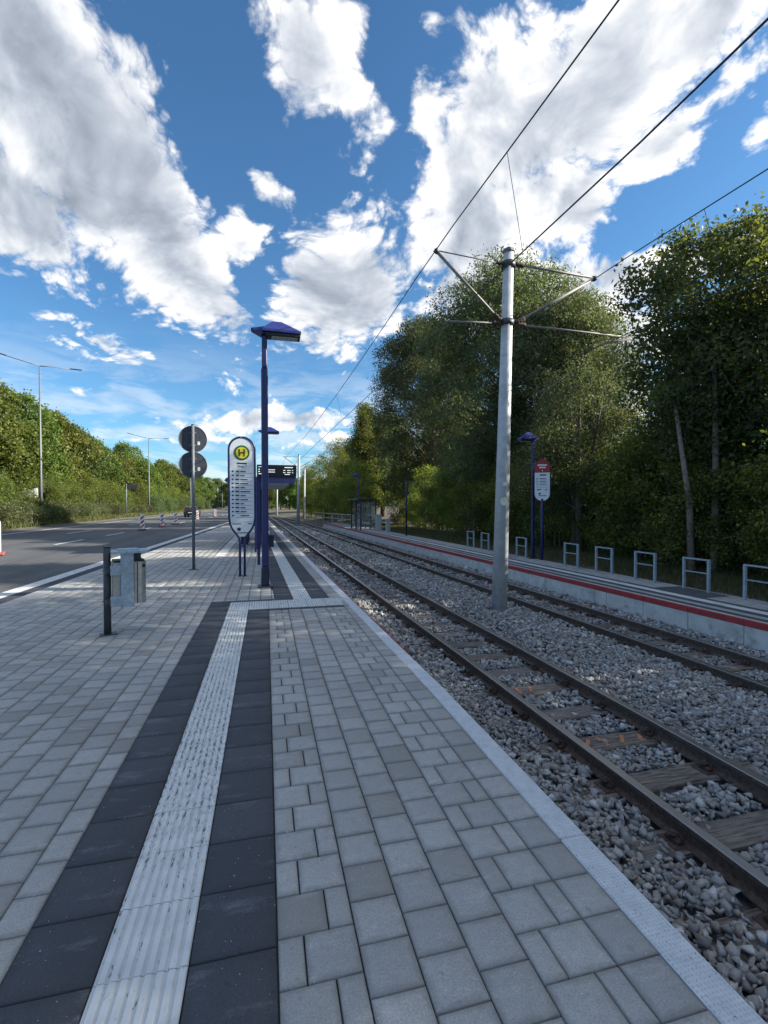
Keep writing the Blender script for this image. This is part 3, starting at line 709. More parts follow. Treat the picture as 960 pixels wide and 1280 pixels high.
def lamp_post(loc, h, flip, label, rz=0, thin=1):
    t = empty('lamp_post', loc, rz); tag(t, label, 'lamp post'); f = -1 if flip else 1; t.scale = (thin, thin, 1)
    MB().box((0, 0, .012), (.30, .30, .024), bev=.004).build('base_plate', 'steel_dark', t)
    MB().bar((0, 0, .02), (0, 0, .40), .155, bev=.02).build('base_collar', 'blue_dark', t)
    MB().bar((0, 0, .40), (0, 0, h - .95), .135, bev=.022).build('pole', 'blue_paint', t)
    MB().bar((0, 0, h - .96), (0, 0, h - .30), .105, bev=.018).build('pole_top', 'blue_paint', t)
    z = h - .30
    b = MB(); lo = [(-.04, -.21), (.72, -.17), (.72, .17), (-.04, .21)]; up = [(.16, -.06), (.34, -.05), (.34, .05), (.16, .06)]
    va = [b.bm.verts.new((f * x, y, z + .09)) for x, y in lo]; vb = [b.bm.verts.new((f * x, y, z + .29)) for x, y in up]; vc = [b.bm.verts.new((f * x, y, z + .045)) for x, y in lo]
    b.bm.faces.new(vb); b.bm.faces.new(vc)
    for k in range(4): b.bm.faces.new((va[k], va[(k + 1) % 4], vb[(k + 1) % 4], vb[k])); b.bm.faces.new((vc[k], vc[(k + 1) % 4], va[(k + 1) % 4], va[k]))
    b.build('hood', 'lamp_blue', t)
    b = MB(); b.prism([(f * -.26, .10), (f * .02, .16), (f * .02, .02), (f * -.06, 0)], -.12, .12, Matrix.Translation((0, 0, z)) @ UPR).build('rear_fin', 'lamp_blue', t)
    lf = MB().box((f * .37, 0, z + .012), (.68, .30, .06), bev=.006).build('lamp_tray', 'black_plastic', t)
    MB().box((f * .40, 0, z - .022), (.52, .20, .02), bev=.004).build('lamp_lens', 'lamp_lens', lf)
    return t
lamp_post((-.02, 9.9, 0), 5.36, False, 'tall blue lamp post with sloping hood standing beside the timetable sign')
p2 = at_Y(330, 690, 23.0); lamp_post((p2.x, 23.0, 0), 5.3, False, 'blue lamp post standing behind the platform display and shelter')
lamp_post((8.86, 14.5, FPZ), 4.32, True, 'blue lamp post behind the red-topped stop sign on the far platform', 0, .72)
lamp_post((7.0, Y_at_X(448, 7.0), FPZ), 4.3, True, 'blue lamp post beside the far platform railing', 0, .72)
t = empty('slim_post', (8.0, Y_at_X(508, 8.0), FPZ)); tag(t, 'slim dark post on the far platform in front of the dark willow', 'post')
MB().tube([(0, 0, 0), (0, 0, 3.3)], .055, 10).build('pole', 'blue_dark', t); MB().tube([(0, 0, 3.3), (0, 0, 3.36)], .065, 10).build('cap', 'black_plastic', t)

def stadium(wd, z0, z1, taper=None, n=14):
    r = wd / 2
    topa = arc(0, z1 - r, r, 0, 180, n)
    if taper: return topa + [(-r, z0 + taper), (-r * .55, z0 + taper * .28), (-r * .18, z0), (r * .18, z0), (r * .55, z0 + taper * .28), (r, z0 + taper)]
    return topa + arc(0, z0 + r, r, 180, 360, n)
def plate(poly, y0, y1): return MB().prism(poly, -y1, -y0, UPR)       # upright plate between y0 and y1
# round-topped timetable sign
x, y = -.54, 11.46; hs = empty('stop_sign', (x, y, 0), facing(x, y)); tag(hs, 'white round-topped stop sign with yellow and green H emblem in blue frame', 'stop sign')
for s in (-1, 1):
    pts = [(s * x_, 0, z_) for x_, z_ in ((.052, 0), (.052, .78), (.066, .87), (.12, .97), (.20, 1.07), (.262, 1.20), (.286, 1.36), (.288, 1.6), (.288, 2.93))] + [(s * x_, 0, z_) for x_, z_ in arc(0, 2.93, .288, 12, 90, 8)]
    MB().tube(pts, .026, 8).build('frame_tube', 'blue_dark' if False else 'blue_paint', hs)
    MB().box((s * .052, 0, .01), (.09, .14, .02)).build('foot_plate', 'steel_dark', hs)
MB().bar((-.052, 0, .70), (.052, 0, .70), .03).build('cross_bar', 'blue_paint', hs)
pn = plate(arc(0, 2.925, .27, 0, 180, 14) + [(-.27, 1.37), (-.245, 1.21), (-.185, 1.09), (-.11, .99), (-.055, .92), (.055, .92), (.11, .99), (.185, 1.09), (.245, 1.21), (.27, 1.37)], -.012, .012).build('panel', 'white_panel', hs)
def disc(name, r, cz, y0, y1, mat, par, cx=0, n=28): return plate([(cx + r * math.cos(2 * math.pi * k / n), cz + r * math.sin(2 * math.pi * k / n)) for k in range(n)], y0, y1).build(name, mat, par)
disc('emblem_ring', .172, 2.86, -.018, -.012, 'emblem_green', pn); disc('emblem_disc', .132, 2.86, -.022, -.018, 'emblem_yellow', pn)
hb = MB()
for s in (-1, 1): hb.box((s * .055, -.025, 2.86), (.028, .005, .165))
hb.box((0, -.025, 2.86), (.086, .0046, .028)); hb.build('letter_h', 'print_dark', pn)
def bar_print(par, x0, x1, z, hgt, name='printed_line', yy=-.0135, mat='print_dark'):
    k = (round(x1 - x0, 3), round(hgt, 3), mat)
    if k not in PM: PM[k] = MB().box((0, 0, 0), (x1 - x0, .002, hgt)).mesh(mat); PM[k].name = name
    return put(name, PM[k], par, ((x0 + x1) / 2, yy, z))
def text(par, s, x, z, size, mat, yy=-.0135, align='CENTER'):
    c = bpy.data.curves.new('t', 'FONT'); c.body = s; c.size = size; c.align_x = align; c.extrude = .0008
    o = bpy.data.objects.new('t', c); COL.objects.link(o); dg = bpy.context.evaluated_depsgraph_get(); me = bpy.data.meshes.new_from_object(o.evaluated_get(dg)); bpy.data.objects.remove(o); bpy.data.curves.remove(c)
    me.name = 'lettering'; me.materials.clear(); me.materials.append(MATS[mat]); q = put('lettering', me, par, (x, yy, z)); q.rotation_euler.x = R(90); return q
bar_print(pn, -.11, .11, 2.615, .035); text(pn, 'Steig 2', 0, 2.525, .075, 'print_dark')
names = (.12, .09, .16, .17, .10, .22, .12, .17, .08, .11, .13, .20)
for i in range(12):
    z = 2.43 - i * .093
    bar_print(pn, -.225, -.185, z, .036, 'line_symbol'); 
    if i < 11: bar_print(pn, -.15 + .02 * (i < 2), -.06, z, .034, 'line_number')
    bar_print(pn, -.035, -.035 + names[i], z - .004, .026, 'destination'); bar_print(pn, -.13, .235, z - .042, .006, 'rule')
bar_print(pn, -.235, .235, 1.26, .006, 'rule'); bar_print(pn, -.22, -.02, 1.215, .022); bar_print(pn, .13, .22, 1.215, .022)
disc('operator_mark', .042, 1.09, -.0155, -.012, 'print_dark', pn, -.07); bar_print(pn, -.15, .14, 1.005, .020)

# sign post seen from behind with two round boards
x, y = -1.80, 12.89; sp = empty('sign_post', (x, y, 0), facing(x, y)); tag(sp, 'grey post carrying two round traffic signs seen from behind', 'sign post')
MB().tube([(0, 0, 0), (0, 0, 3.68)], .038, 12).build('pole', 'pole_grey', sp); MB().tube([(0, 0, 3.68), (0, 0, 3.70)], .041, 12).build('pole_cap', 'black_plastic', sp)
MB().box((0, 0, .008), (.22, .18, .016)).build('foot_plate', 'steel_dark', sp)
for zc_ in (3.33, 2.67):
    dsk = disc('round_sign', .335, zc_, .05, .056, 'sign_back', sp, n=40)
    b = MB(); ring = [(math.cos(2 * math.pi * k / 40) * .335, .052, zc_ + math.sin(2 * math.pi * k / 40) * .335) for k in range(41)]; b.tube(ring, .009, 5, cap=False).build('rim', 'pole_grey', dsk)
    for dz in (-.16, .16): MB().box((0, .036, zc_ + dz), (.16, .022, .035)).build('bracket', 'pole_grey', dsk)
    for k, dz in enumerate((.05, .0, -.05)): bar_print(dsk, .11, .17, zc_ - .12 + dz + .02 * k, .028, 'sticker', .0485, 'sticker')

# litter bin on a post
x, y = -1.98, 6.73; lb = empty('litter_bin', (x, y, 0), facing(x, y, .10)); tag(lb, 'galvanised litter bin with hood bolted to a dark steel post', 'litter bin')
MB().tube([(0, 0, 0), (0, 0, 1.12)], .043, 14).build('post', 'steel_dark', lb); MB().tube([(0, 0, 1.12), (0, 0, 1.13)], .046, 14).build('post_cap', 'black_plastic', lb)
MB().box((.01, 0, .006), (.19, .14, .012)).build('foot_plate', 'steel_dark', lb)
for z in (.44, .83):
    MB().box((.02, -.09, z), (.10, .12, .06)).build('clamp', 'steel_dark', lb)
    bk = MB().box((.098, -.150, z), (.155, .06, .125), bev=.006).build('bracket', 'galvanised', lb); MB().tube([(-.05, -.052, z), (-.065, -.052, z)], .014, 6).build('bolt', 'steel_brushed', bk)
b = MB(); b.prism([(.150, -.185), (.270, -.185), (.285, -.170), (.285, -.135), (.135, -.135), (.135, -.170)], .355, 1.045); b.build('column', 'galvanised', lb)
b = MB(); pts = [(.055, -.115), (.30, -.115), (.30, -.125), (.38, -.13), (.435, -.09), (.45, .0), (.435, .12), (.38, .19), (.10, .19), (.055, .16)]
bo = b.prism(pts, .385, .925).build('bin_body', 'steel_brushed', lb)
MB().prism([(.325, -.128), (.335, -.128), (.335, -.1335), (.325, -.1335)], .39, .92).build('seam', 'black_plastic', bo)
MB().tube([(.405, -.115, .87), (.412, -.122, .87)], .022, 10).build('lock', 'black_plastic', bo)
MB().prism([(.07, -.10), (.42, -.10), (.42, .17), (.07, .17)], .925, .95).build('opening', 'black_plastic', bo)
MB().box((.345, .02, .985), (.08, .14, .12)).build('hood_bracket', 'steel_dark', lb)
b = MB(); b.prism([(.03, -.205), (.44, -.205), (.48, -.12), (.48, .17), (.03, .17)], 1.045, 1.075); b.prism([(.12, -.10), (.36, -.10), (.36, .12), (.12, .12)], 1.075, 1.09); b.build('hood', 'galvanised', lb)

# departure display on its post
dx = -.20; ds = empty('departure_display', (dx, 13.47, 0)); tag(ds, 'dark departure display board with lit white rows on blue post', 'display board')
MB().bar((0, 0, 0), (0, 0, .55), .075, bev=.01).build('post_foot', 'blue_paint', ds); MB().bar((0, 0, .55), (0, 0, 2.42), .125, bev=.015).build('post', 'blue_paint', ds)
MB().box((.49, 0, 2.405), (1.06, .20, .05), bev=.006).build('bracket', 'blue_paint', ds)
bx = MB().box((.49, 0, 2.59), (1.06, .24, .32), bev=.012).build('case', 'blue_dark', ds)
MB().box((.49, -.122, 2.59), (1.0, .01, .27)).build('screen', 'black_plastic', bx)
for (x0, x1, z, hh) in ((-.0, .10, 2.69, .022), (.70, .92, 2.68, .035), (-.0, .04, 2.62, .04), (.22, .44, 2.61, .028), (.66, .72, 2.60, .03), (.77, .86, 2.60, .03), (.90, .93, 2.60, .03), (-.0, .04, 2.56, .04), (.22, .44, 2.55, .028), (.66, .72, 2.54, .03), (.77, .86, 2.54, .03), (.90, .93, 2.54, .03), (.0, .08, 2.50, .03), (.22, .25, 2.49, .022), (.70, .84, 2.49, .026)):
    bar_print(bx, x0, x1, z, hh * .62, 'display_text', -.1285, 'led')

# platform shelter behind it
sh = empty('platform_shelter', (0, 18, 0)); tag(sh, 'blue-framed waiting shelter with flat roof and glass panes on platform', 'shelter')
prof = [(-1.46, 2.53), (-1.40, 2.62), (-1.25, 2.66), (.95, 2.68), (1.07, 2.63), (1.07, 2.50), (.85, 2.46), (-1.3, 2.46), (-1.42, 2.48)]
rf = MB().prism(prof, -7.0, 0, UPR).build('roof', 'blue_paint', sh)
for k in range(5): MB().box((-.15, .5 + k * 1.5, 2.435), (2.0, .16, .05)).build('ceiling_slat', 'white_panel', rf)
for k in range(3):
    MB().bar((-.30, .15 + k * 3.3, 0), (-.30, .15 + k * 3.3, 2.46), .18, bev=.02).build('post', 'blue_paint', sh)
for k in range(2):
    g_ = MB().box((-.30, 1.8 + k * 3.3, 1.2), (.012, 2.9, 1.9)).build('glass_pane', 'glass', sh)
    MB().bar((-.30, .35 + k * 3.3, .25), (-.30, 3.25 + k * 3.3, .25), .04).build('glass_rail', 'blue_paint', sh)
for (bx_, by_, lab) in ((.14, 19.6, 'dark seat bench on the track side of the platform shelter'), (-.86, 21.0, 'dark seat bench on the road side of the platform shelter')):
    bn = empty('bench', (bx_, by_, 0)); tag(bn, lab, 'bench')
    for k in range(3): MB().box((-.12 + k * .12, 0, .45), (.10, 1.5, .035), bev=.006).build('seat_slat', 'blue_dark', bn)
    for s in (-1, 1): MB().box((0, s * .6, .215), (.30, .06, .43)).build('leg', 'blue_dark', bn)
bs = empty('info_post', (-.36, 17.1, 0)); 
tag(bs, 'narrow blue timetable case on a short post in front of shelter', 'notice case')
MB().bar((0, 0, 0), (0, 0, 1.1), .07).build('post', 'blue_paint', bs); MB().box((0, 0, 1.45), (.30, .08, .75), bev=.01).build('case', 'blue_paint', bs)

# red-topped stop sign on the far platform
x, y = 8.93, 14.05; rs = empty('stop_sign', (x, y, FPZ), facing(x, y, .05)); tag(rs, 'red-topped white round-ended stop sign on blue post on far platform', 'stop sign')
MB().tube([(0, .02, 0), (0, .02, 2.05)], .05, 10).build('post', 'blue_paint', rs)
pn = plate(stadium(.52, 1.96, 3.36), .0, .03).build('backing', 'blue_dark', rs); plate(stadium(.475, 1.98, 3.34), -.006, .0).build('panel', 'white_panel', pn)
r = .2375; topa = [(x_, z_) for x_, z_ in arc(0, 3.34 - r, r, 0, 180, 14)] + [(-r, 2.92), (r, 2.92)]
plate(topa, -.010, -.006).build('red_header', 'sign_red', pn)
bar_print(pn, -.15, .15, 3.17, .045, 'header_text', -.0115, 'white_panel'); bar_print(pn, -.10, .11, 3.09, .045, 'header_text', -.0115, 'white_panel'); bar_print(pn, -.012, .012, 2.99, .06, 'header_text', -.0115, 'white_panel')
bar_print(pn, -.08, .12, 2.84, .04, yy=-.0075)
for i in range(3): bar_print(pn, -.18, -.15, 2.72 - i * .09, .035, 'line_symbol', -.0075); bar_print(pn, -.08, .12, 2.72 - i * .09, .022, 'destination', -.0075); bar_print(pn, -.18, .18, 2.68 - i * .09, .006, 'rule', -.0075)
bar_print(pn, -.18, .18, 2.42, .006, 'rule', -.0075); bar_print(pn, -.17, -.03, 2.35, .03, yy=-.0075); bar_print(pn, .10, .16, 2.35, .03, yy=-.0075)
disc('operator_mark', .035, 2.22, -.009, -.006, 'print_dark', pn, -.08, 14); bar_print(pn, -.12, .14, 2.15, .02, yy=-.0075)

# hoop rails along the back of the far platform
hoop0 = None
for px in (588.5, 606.5, 652, 714.5, 755.5, 807, 871, 952, 1062):
    X = 9.22
    for _ in range(4): Y = Y_at_X(px, X); X = 9.22 + fx(Y) * .9
    if hoop0 is None:
        t = empty('hoop_rail', (X, Y, FPZ)); tag(t, 'low grey steel hoop rail with one mid bar on far platform', 'railing', 'hoop rails along the back of the far platform')
        for s in (-1, 1): MB().bar((0, s * .29, 0), (0, s * .29, .70), .065, .045, bev=.006).build('post', 'galvanised', t)
        MB().bar((0, -.257, .685), (0, .257, .685), .045, .03).build('top_bar', 'galvanised', t); MB().bar((0, -.257, .40), (0, .257, .40), .035, .022).build('mid_bar', 'galvanised', t); hoop0 = t
        KIDS[t.name] = list(t.children); t.rotation_euler.z = .045
    else: copy_tree(hoop0, None, (X, Y, FPZ), .045)

# ------------------------------------------------------------------ overhead line
def mast(loc, lean, h, label, arms=True, r0=.165, r1=.105, sc_=1):
    t = empty('catenary_mast', loc); tag(t, label, 'catenary mast')
    T = Vector((lean, 0, h)); 
    MB().tube([(0, 0, 0), T * .5, T], [r0, (r0 + r1) / 2, r1], 8).build('pole', 'mast_steel', t)
    for f in t.children[-1].data.polygons if False else []: pass
    MB().tube([T, T + Vector((0, 0, .05))], r1 + .02, 10).build('cap', 'pole_grey', t)
    MB().box((0, 0, .03), (.42, .42, .06)).build('footing', 'kerb_concrete', t)
    return t, T
m1, T1 = mast((4.63, 8.82, -.57), .18, 7.36, 'tall grey octagonal catenary mast standing in the ballast between tracks')
for p in m1.children[0].data.polygons: p.use_smooth = False
def loc_(X, Z, y=8.78): return Vector((X - 4.63, y - 8.82, Z + .57))
def arm(name, a, b, r, par=None, mat='arm_steel'): return MB().tube([a, b], r, 8).build(name, mat, par or m1)
A_, B_, C_, D_ = loc_(3.22, 6.61), loc_(3.47, 5.26), loc_(6.82, 6.48), loc_(7.73, 5.30)
for nm, a, b, r in (('strut', loc_(4.62, 5.36), A_, .032), ('tie_rod', loc_(4.72, 6.52), A_, .012), ('pull_off_arm', loc_(4.62, 5.33), B_, .020), ('strut', loc_(4.95, 5.36), C_, .032), ('tie_rod', loc_(4.90, 6.55), C_, .024), ('pull_off_arm', loc_(4.95, 5.34), D_, .022), ('steady_arm', loc_(7.02, 5.11), loc_(7.72, 5.28), .018)):
    q = arm(nm, a, b, r)
    d = (b - a).normalized()
    if nm != 'steady_arm': MB().tube([a, a + d * .05, a + d * .09, a + d * .13, a + d * .17, a + d * .21], [r + .012, r + .035, r + .012, r + .035, r + .012, r + .03], 8).build('insulator', 'rust', q)
    if nm in ('strut', 'tie_rod'): MB().tube([b - d * .06, b + d * .02], r + .018, 8).build('end_clamp', 'steel_dark', q)
for z in (5.36, 6.53):
    f = (z + .57) / 7.36; MB().tube([(.18 * f, 0, z + .57 - .06), (.18 * f, 0, z + .57 + .06)], .145, 10).build('clamp_band', 'steel_dark', m1)
stk = at_Y(631.5, 605, 8.65) - m1.location; o = MB().box((0, 0, 0), (.075, .004, .075)).build('sticker', 'sticker', m1, (stk.x, -.150, stk.z)); o.rotation_euler.z = -.35
stk = at_Y(630.5, 627, 8.65) - m1.location
b = MB(); b.prism([(.075 * math.cos(k * .393), .085 * math.sin(k * .393)) for k in range(16)], 0, .004, UPR); o = b.build('sticker', 'sticker', m1, (stk.x, -.153, stk.z)); o.rotation_euler.z = -.35
b = MB(); b.prism([(.03 * math.cos(k * .785), .03 * math.sin(k * .785)) for k in range(8)], .004, .007, UPR); q = b.build('sticker_emblem', 'emblem_yellow', o, (.0, 0, .03))
MASTS = [8.78]
for (px, Y, lab) in ((372.5, 48.3, 'grey catenary mast farther along between the tracks before the dark trees'), (380, 66, 'slim grey catenary mast right behind another mast at the track bend'), (346, 88, 'distant thin catenary mast where the tracks leave the platforms')):
    p = at_Y(px, 660, Y); mm, T = mast((p.x, Y, -.6), .12, 7.2, lab)
    for s, z in ((-1.4, 5.9), (1.9, 5.9)):
        MB().tube([(0.1, 0, z), (s, 0, 7.0)], .03, 6).build('strut', 'arm_steel', mm); MB().tube([(0.1, 0, 7.0), (s, 0, 7.0)], .02, 6).build('tie_rod', 'arm_steel', mm); MB().tube([(0.1, 0, z - .1), (s * .85, 0, z - .1)], .02, 6).build('pull_off_arm', 'arm_steel', mm)
def line(label, X0, Xc, zm, zcw, k, drops):
    t = empty('overhead_line', (0, 0, 0)); tag(t, label, 'overhead wire', 'overhead lines above the tram tracks')
    yy = list(np.arange(-16, 100, 2.0)); nodes = (-30.5, 8.78, 48.3, 88, 128)
    def sag(y):
        for a, b in zip(nodes, nodes[1:]):
            if a <= y <= b: u = (y - a) / (b - a); return zm - .42 * 4 * u * (1 - u) * (1 if y > 8.78 else .25)
        return zm
    def xx(x, y): return x + bend(y, k) - bend(8.78, k)
    MB().tube([(xx(X0, y), y, sag(y)) for y in yy], .0105, 5).build('messenger_wire', 'wire', t)
    MB().tube([(xx(Xc, y), y, zcw) for y in yy], .0105, 5).build('contact_wire', 'wire', t)
    for y in drops: MB().tube([(xx(X0, y), y, sag(y)), (xx(Xc, y), y, zcw)], .0045, 4).build('dropper', 'wire', t)
line('pair of overhead wires with thin droppers above the track beside paved platform', 3.22, 3.47, 6.63, 5.25, 1.0, (-2, 6.1, 13.6, 20, 27, 34, 41, 55, 62))
line('pair of overhead wires with thin droppers above the track at far platform', 6.82, 7.30, 6.50, 5.22, 1.7, (-2, 6.3, 14, 20, 27, 34, 41, 55, 62))

# ------------------------------------------------------------------ far platform shelter, cabinet, fence
fs = empty('platform_shelter', (7.02, 34.6, FPZ)); fs.rotation_euler.z = .045; tag(fs, 'small glazed shelter with dark blue frame on the far platform', 'shelter')
for sx in (-.55, .55):
    for sy in (-1.5, 0, 1.5): MB().bar((sx, sy, 0), (sx, sy, 2.15), .09).build('post', 'blue_dark', fs)
MB().box((-.12, 0, 2.20), (1.45, 3.4, .10), bev=.02).build('roof', 'blue_dark', fs)
for sy in (-.75, .75):
    MB().box((.55, sy, 1.05), (.012, 1.36, 1.9)).build('glass_pane', 'glass', fs); MB().bar((.55, sy - .7, 1.05), (.55, sy + .7, 1.05), .05).build('glazing_bar', 'cabinet_grey', fs)
for sy in (-1.5, 1.5): MB().box((0, sy, 1.05), (.95, .012, 1.9)).build('glass_pane', 'glass', fs)
MB().box((.25, 0, .45), (.35, 2.4, .05)).build('seat', 'cabinet_grey', fs)
X = 7.55; cb = empty('cabinet', (X + .1, Y_at_X(473, X + .1), FPZ)); tag(cb, 'pale grey service cabinet beside the far platform shelter', 'cabinet')
MB().box((0, 0, .55), (.35, .5, 1.1), bev=.015).build('case', 'cabinet_grey', cb); MB().box((-.178, 0, .6), (.01, .42, .85)).build('door', 'galvanised', cb); MB().box((0, 0, 1.12), (.40, .55, .04)).build('lid', 'cabinet_grey', cb)
X = 8.0; bl_ = empty('marker_post', (X, Y_at_X(485, X), FPZ)); tag(bl_, 'short pale marker post in grass behind the far platform', 'marker post')
MB().box((0, 0, .42), (.28, .2, .84), bev=.02).build('shaft', 'cabinet_grey', bl_); MB().box((0, 0, .86), (.32, .24, .04)).build('cap', 'wall_concrete', bl_)
fn = empty('timber_railing', (0, 0, 0)); tag(fn, 'pale railing with uprights closing off the far platform end', 'railing')
a, b = Vector((4.95, 50.5, FPZ)), Vector((7.15, 39.6, FPZ)); a = Vector((5.15, 51, FPZ))
for zz in (.52, .95): MB().bar(a + Vector((0, 0, zz)), b + Vector((0, 0, zz)), .06, .09).build('rail', 'timber_rail', fn)
for k in range(5): p = a.lerp(b, k / 4); MB().bar(p, p + Vector((0, 0, 1.0 if k != 1 else 1.35)), .10).build('post', 'timber_rail', fn)
for k in range(14): p = a.lerp(b, .5 + .5 * (k + .5) / 14); MB().bar(p + Vector((0, 0, .1)), p + Vector((0, 0, .93)), .03).build('baluster', 'timber_rail', fn)

# ------------------------------------------------------------------ road side
def street_lamp(x, y, z, h, label, wd=3.0):
    t = empty('street_lamp', (x, y, z), facing(x, y)); tag(t, label, 'street lamp', 'double street lamps beyond the road')
    MB().tube([(0, 0, 0), (0, 0, h * .3), (0, 0, h)], [.13, .10, .05], 10).build('pole', 'pole_grey', t)
    for s, up in ((-1, .62), (1, .10)):
        a_ = MB().tube([(0, 0, h - .05), (s * .6, 0, h + up * .12), (s * wd * .8, 0, h + up * .75)], [.045, .035, .03], 7).build('arm', 'pole_grey', t)
        b = MB(); b.bar((s * wd * .72, 0, h + up * .70), (s * wd, 0, h + up * .98), .20, .07, bev=.015); b.build('lamp_head', 'steel_dark', a_)
street_lamp(-18.4, Y_at_X(51.5, -18.4), .1, 13.2, 'tall double-armed street lamp in front of the broad roadside tree')
street_lamp(-18.0, Y_at_X(186.5, -18.0), .1, 12.0, 'double-armed street lamp near the row of striped beacons')
street_lamp(-17.0, Y_at_X(238.5, -17.0), .1, 10.5, 'distant street lamp beyond the parked black car')
street_lamp(-16.0, Y_at_X(278, -16.0), .1, 10.5, 'farthest street lamp where the road meets the trees')

bk0 = None
stripes = [[(-.105, .30), (.105, .51), (.105, .66), (-.105, .45)], [(-.105, .02), (.105, .23), (.105, .36), (-.105, .15)], [(-.105, .60), (.105, .81), (.105, .94), (-.105, .75)]]
for i, (x, y, hh) in enumerate(((-9.06, 19.1, 1.2), (-8.08, 34.8, 1.08), (-7.84, 39.9, 1.06), (-7.65, 44.4, 1.05), (-7.38, 56, 1.05), (-6.85, 69.4, 1.0))):
    lab = ['red and white striped beacon nearest the litter bin side of road'] + ['red and white striped warning beacon standing on the road'] * 5
    t = empty('warning_beacon', (x, y, -.096), facing(x, y, random.uniform(-.1, .1)))
    tag(t, 'red and white striped warning beacon on a rubber foot on the road', 'warning beacon', 'warning beacons along the lane line')
    if bk0 is None:
        ft = MB().box((0, 0, .05), (.46, .80, .10), bev=.03).mesh('foot_red'); ft.name = 'foot'
        pnm = MB().prism(stadium(.27, 0, 1.0, None, 6)[:0] or [(-.125, .0), (.125, .0), (.135, .03), (.135, .95), (.10, 1.0), (-.10, 1.0), (-.135, .95), (-.135, .03)], -.02, .02, UPR).mesh('white_panel'); pnm.name = 'panel'
        sts = []
        for q in stripes: me = MB().prism(q, .02, .024, UPR).mesh('paint_red'); me.name = 'red_stripe'; sts.append(me)
        bk0 = (ft, pnm, sts)
    put('foot', bk0[0], t); p_ = put('panel', bk0[1], t, (0, 0, .10)); p_.scale.z = (hh - .1)
    for me in bk0[2]: put('red_stripe', me, p_)

# black car driving away
cx, cy = -9.9, 68.0; cr = empty('car', (cx, cy, -.096)); tag(cr, 'black hatchback car seen from behind on the road', 'car')
def car_body():
    b = MB(); secs = [(0, .30, .84, .80), (.12, .26, .95, .86), (.5, .24, .98, .88), (1.6, .22, .97, .90), (2.9, .22, .95, .90), (3.7, .24, .86, .88), (4.15, .28, .70, .78)]; rings = []
    for y, z0, z1, hw in secs: rings.append([b.bm.verts.new(p) for p in ((-hw + .06, y, z0), (hw - .06, y, z0), (hw, y, z0 + .2), (hw, y, z1 - .12), (hw - .06, y, z1), (-hw + .06, y, z1), (-hw, y, z1 - .12), (-hw, y, z0 + .2))])
    for a, c in zip(rings, rings[1:]):
        for k in range(8): b.bm.faces.new((a[k], a[(k + 1) % 8], c[(k + 1) % 8], c[k]))
    b.bm.faces.new(rings[0]); b.bm.faces.new(rings[-1]); return b
car_body().build('body', 'car_paint', cr)
b = MB(); secs = [(.10, .94, .78), (.45, 1.36, .62), (.9, 1.44, .62), (1.9, 1.43, .62), (2.9, .95, .76)]; rings = [[b.bm.verts.new(p) for p in ((-.80, y, .90), (.80, y, .90), (hw, y, z), (-hw, y, z))] for y, z, hw in secs]
for a, c in zip(rings, rings[1:]):
    for k in range(4): b.bm.faces.new((a[k], a[(k + 1) % 4], c[(k + 1) % 4], c[k]))
b.bm.faces.new(rings[0]); b.bm.faces.new(rings[-1]); b.build('cabin', 'car_paint', cr)
MB().bar((0, .17, 1.00), (0, .40, 1.30), 1.18, .012, up=(1, 0, 0)).build('rear_window', 'glass', cr)
for s in (-1, 1): MB().box((s * .70, .02, .78), (.22, .06, .20), bev=.02).build('tail_light', 'tail_red', cr)
MB().box((0, -.01, .62), (.52, .02, .11)).build('number_plate', 'white_panel', cr); MB().box((0, .0, .40), (1.60, .14, .16), bev=.03).build('bumper', 'black_plastic', cr)
for s in (-1, 1):
    for y in (.75, 3.35): MB().tube([(s * .62, y, .31), (s * .84, y, .31)], .31, 16).build('wheel', 'rubber', cr)

# delineator, small signs, hut
x = -17.25; t = empty('delineator_post', (x, Y_at_X(39, x), .02)); tag(t, 'white roadside delineator post with slanting black band on the verge', 'delineator')
dl = MB().prism([(-.06, -.05), (.06, -.05), (.06, .05), (0, .07), (-.06, .05)], 0, 1.15).build('post', 'white_panel', t); MB().prism([(-.064, -.054), (.064, -.054), (.064, .054), (0, .074), (-.064, .054)], .72, .90).build('black_band', 'black_plastic', t)
MB().box((0, -.058, .81), (.045, .006, .14)).build('reflector', 'lamp_lens', t)
x = -17.4; t = empty('road_sign', (x, Y_at_X(158, x), .05), 0); tag(t, 'dark sign board on a thin post before the roadside trees', 'road sign')
MB().tube([(0, 0, 0), (0, 0, 4.2)], .06, 8).build('post', 'pole_grey', t); MB().box((.6, 0, 3.85), (1.5, .04, .55), bev=.01).build('board', 'sign_back', t)
x = -20.0; Yh = Y_at_X(33, x); t = empty('brick_hut', (x - 1.0, Yh + 1.5, .4), .35); tag(t, 'small red-brown hut with pale flat roof half hidden by roadside bushes', 'hut')
MB().box((0, 0, .9), (2.2, 2.0, 1.8)).build('wall', 'brick_red', t); MB().box((0, 0, 2.25), (2.3, 2.1, .9), bev=.02).build('roof', 'cabinet_grey', t); MB().box((.2, -1.01, .8), (.8, .04, 1.6)).build('door', 'blue_dark', t)

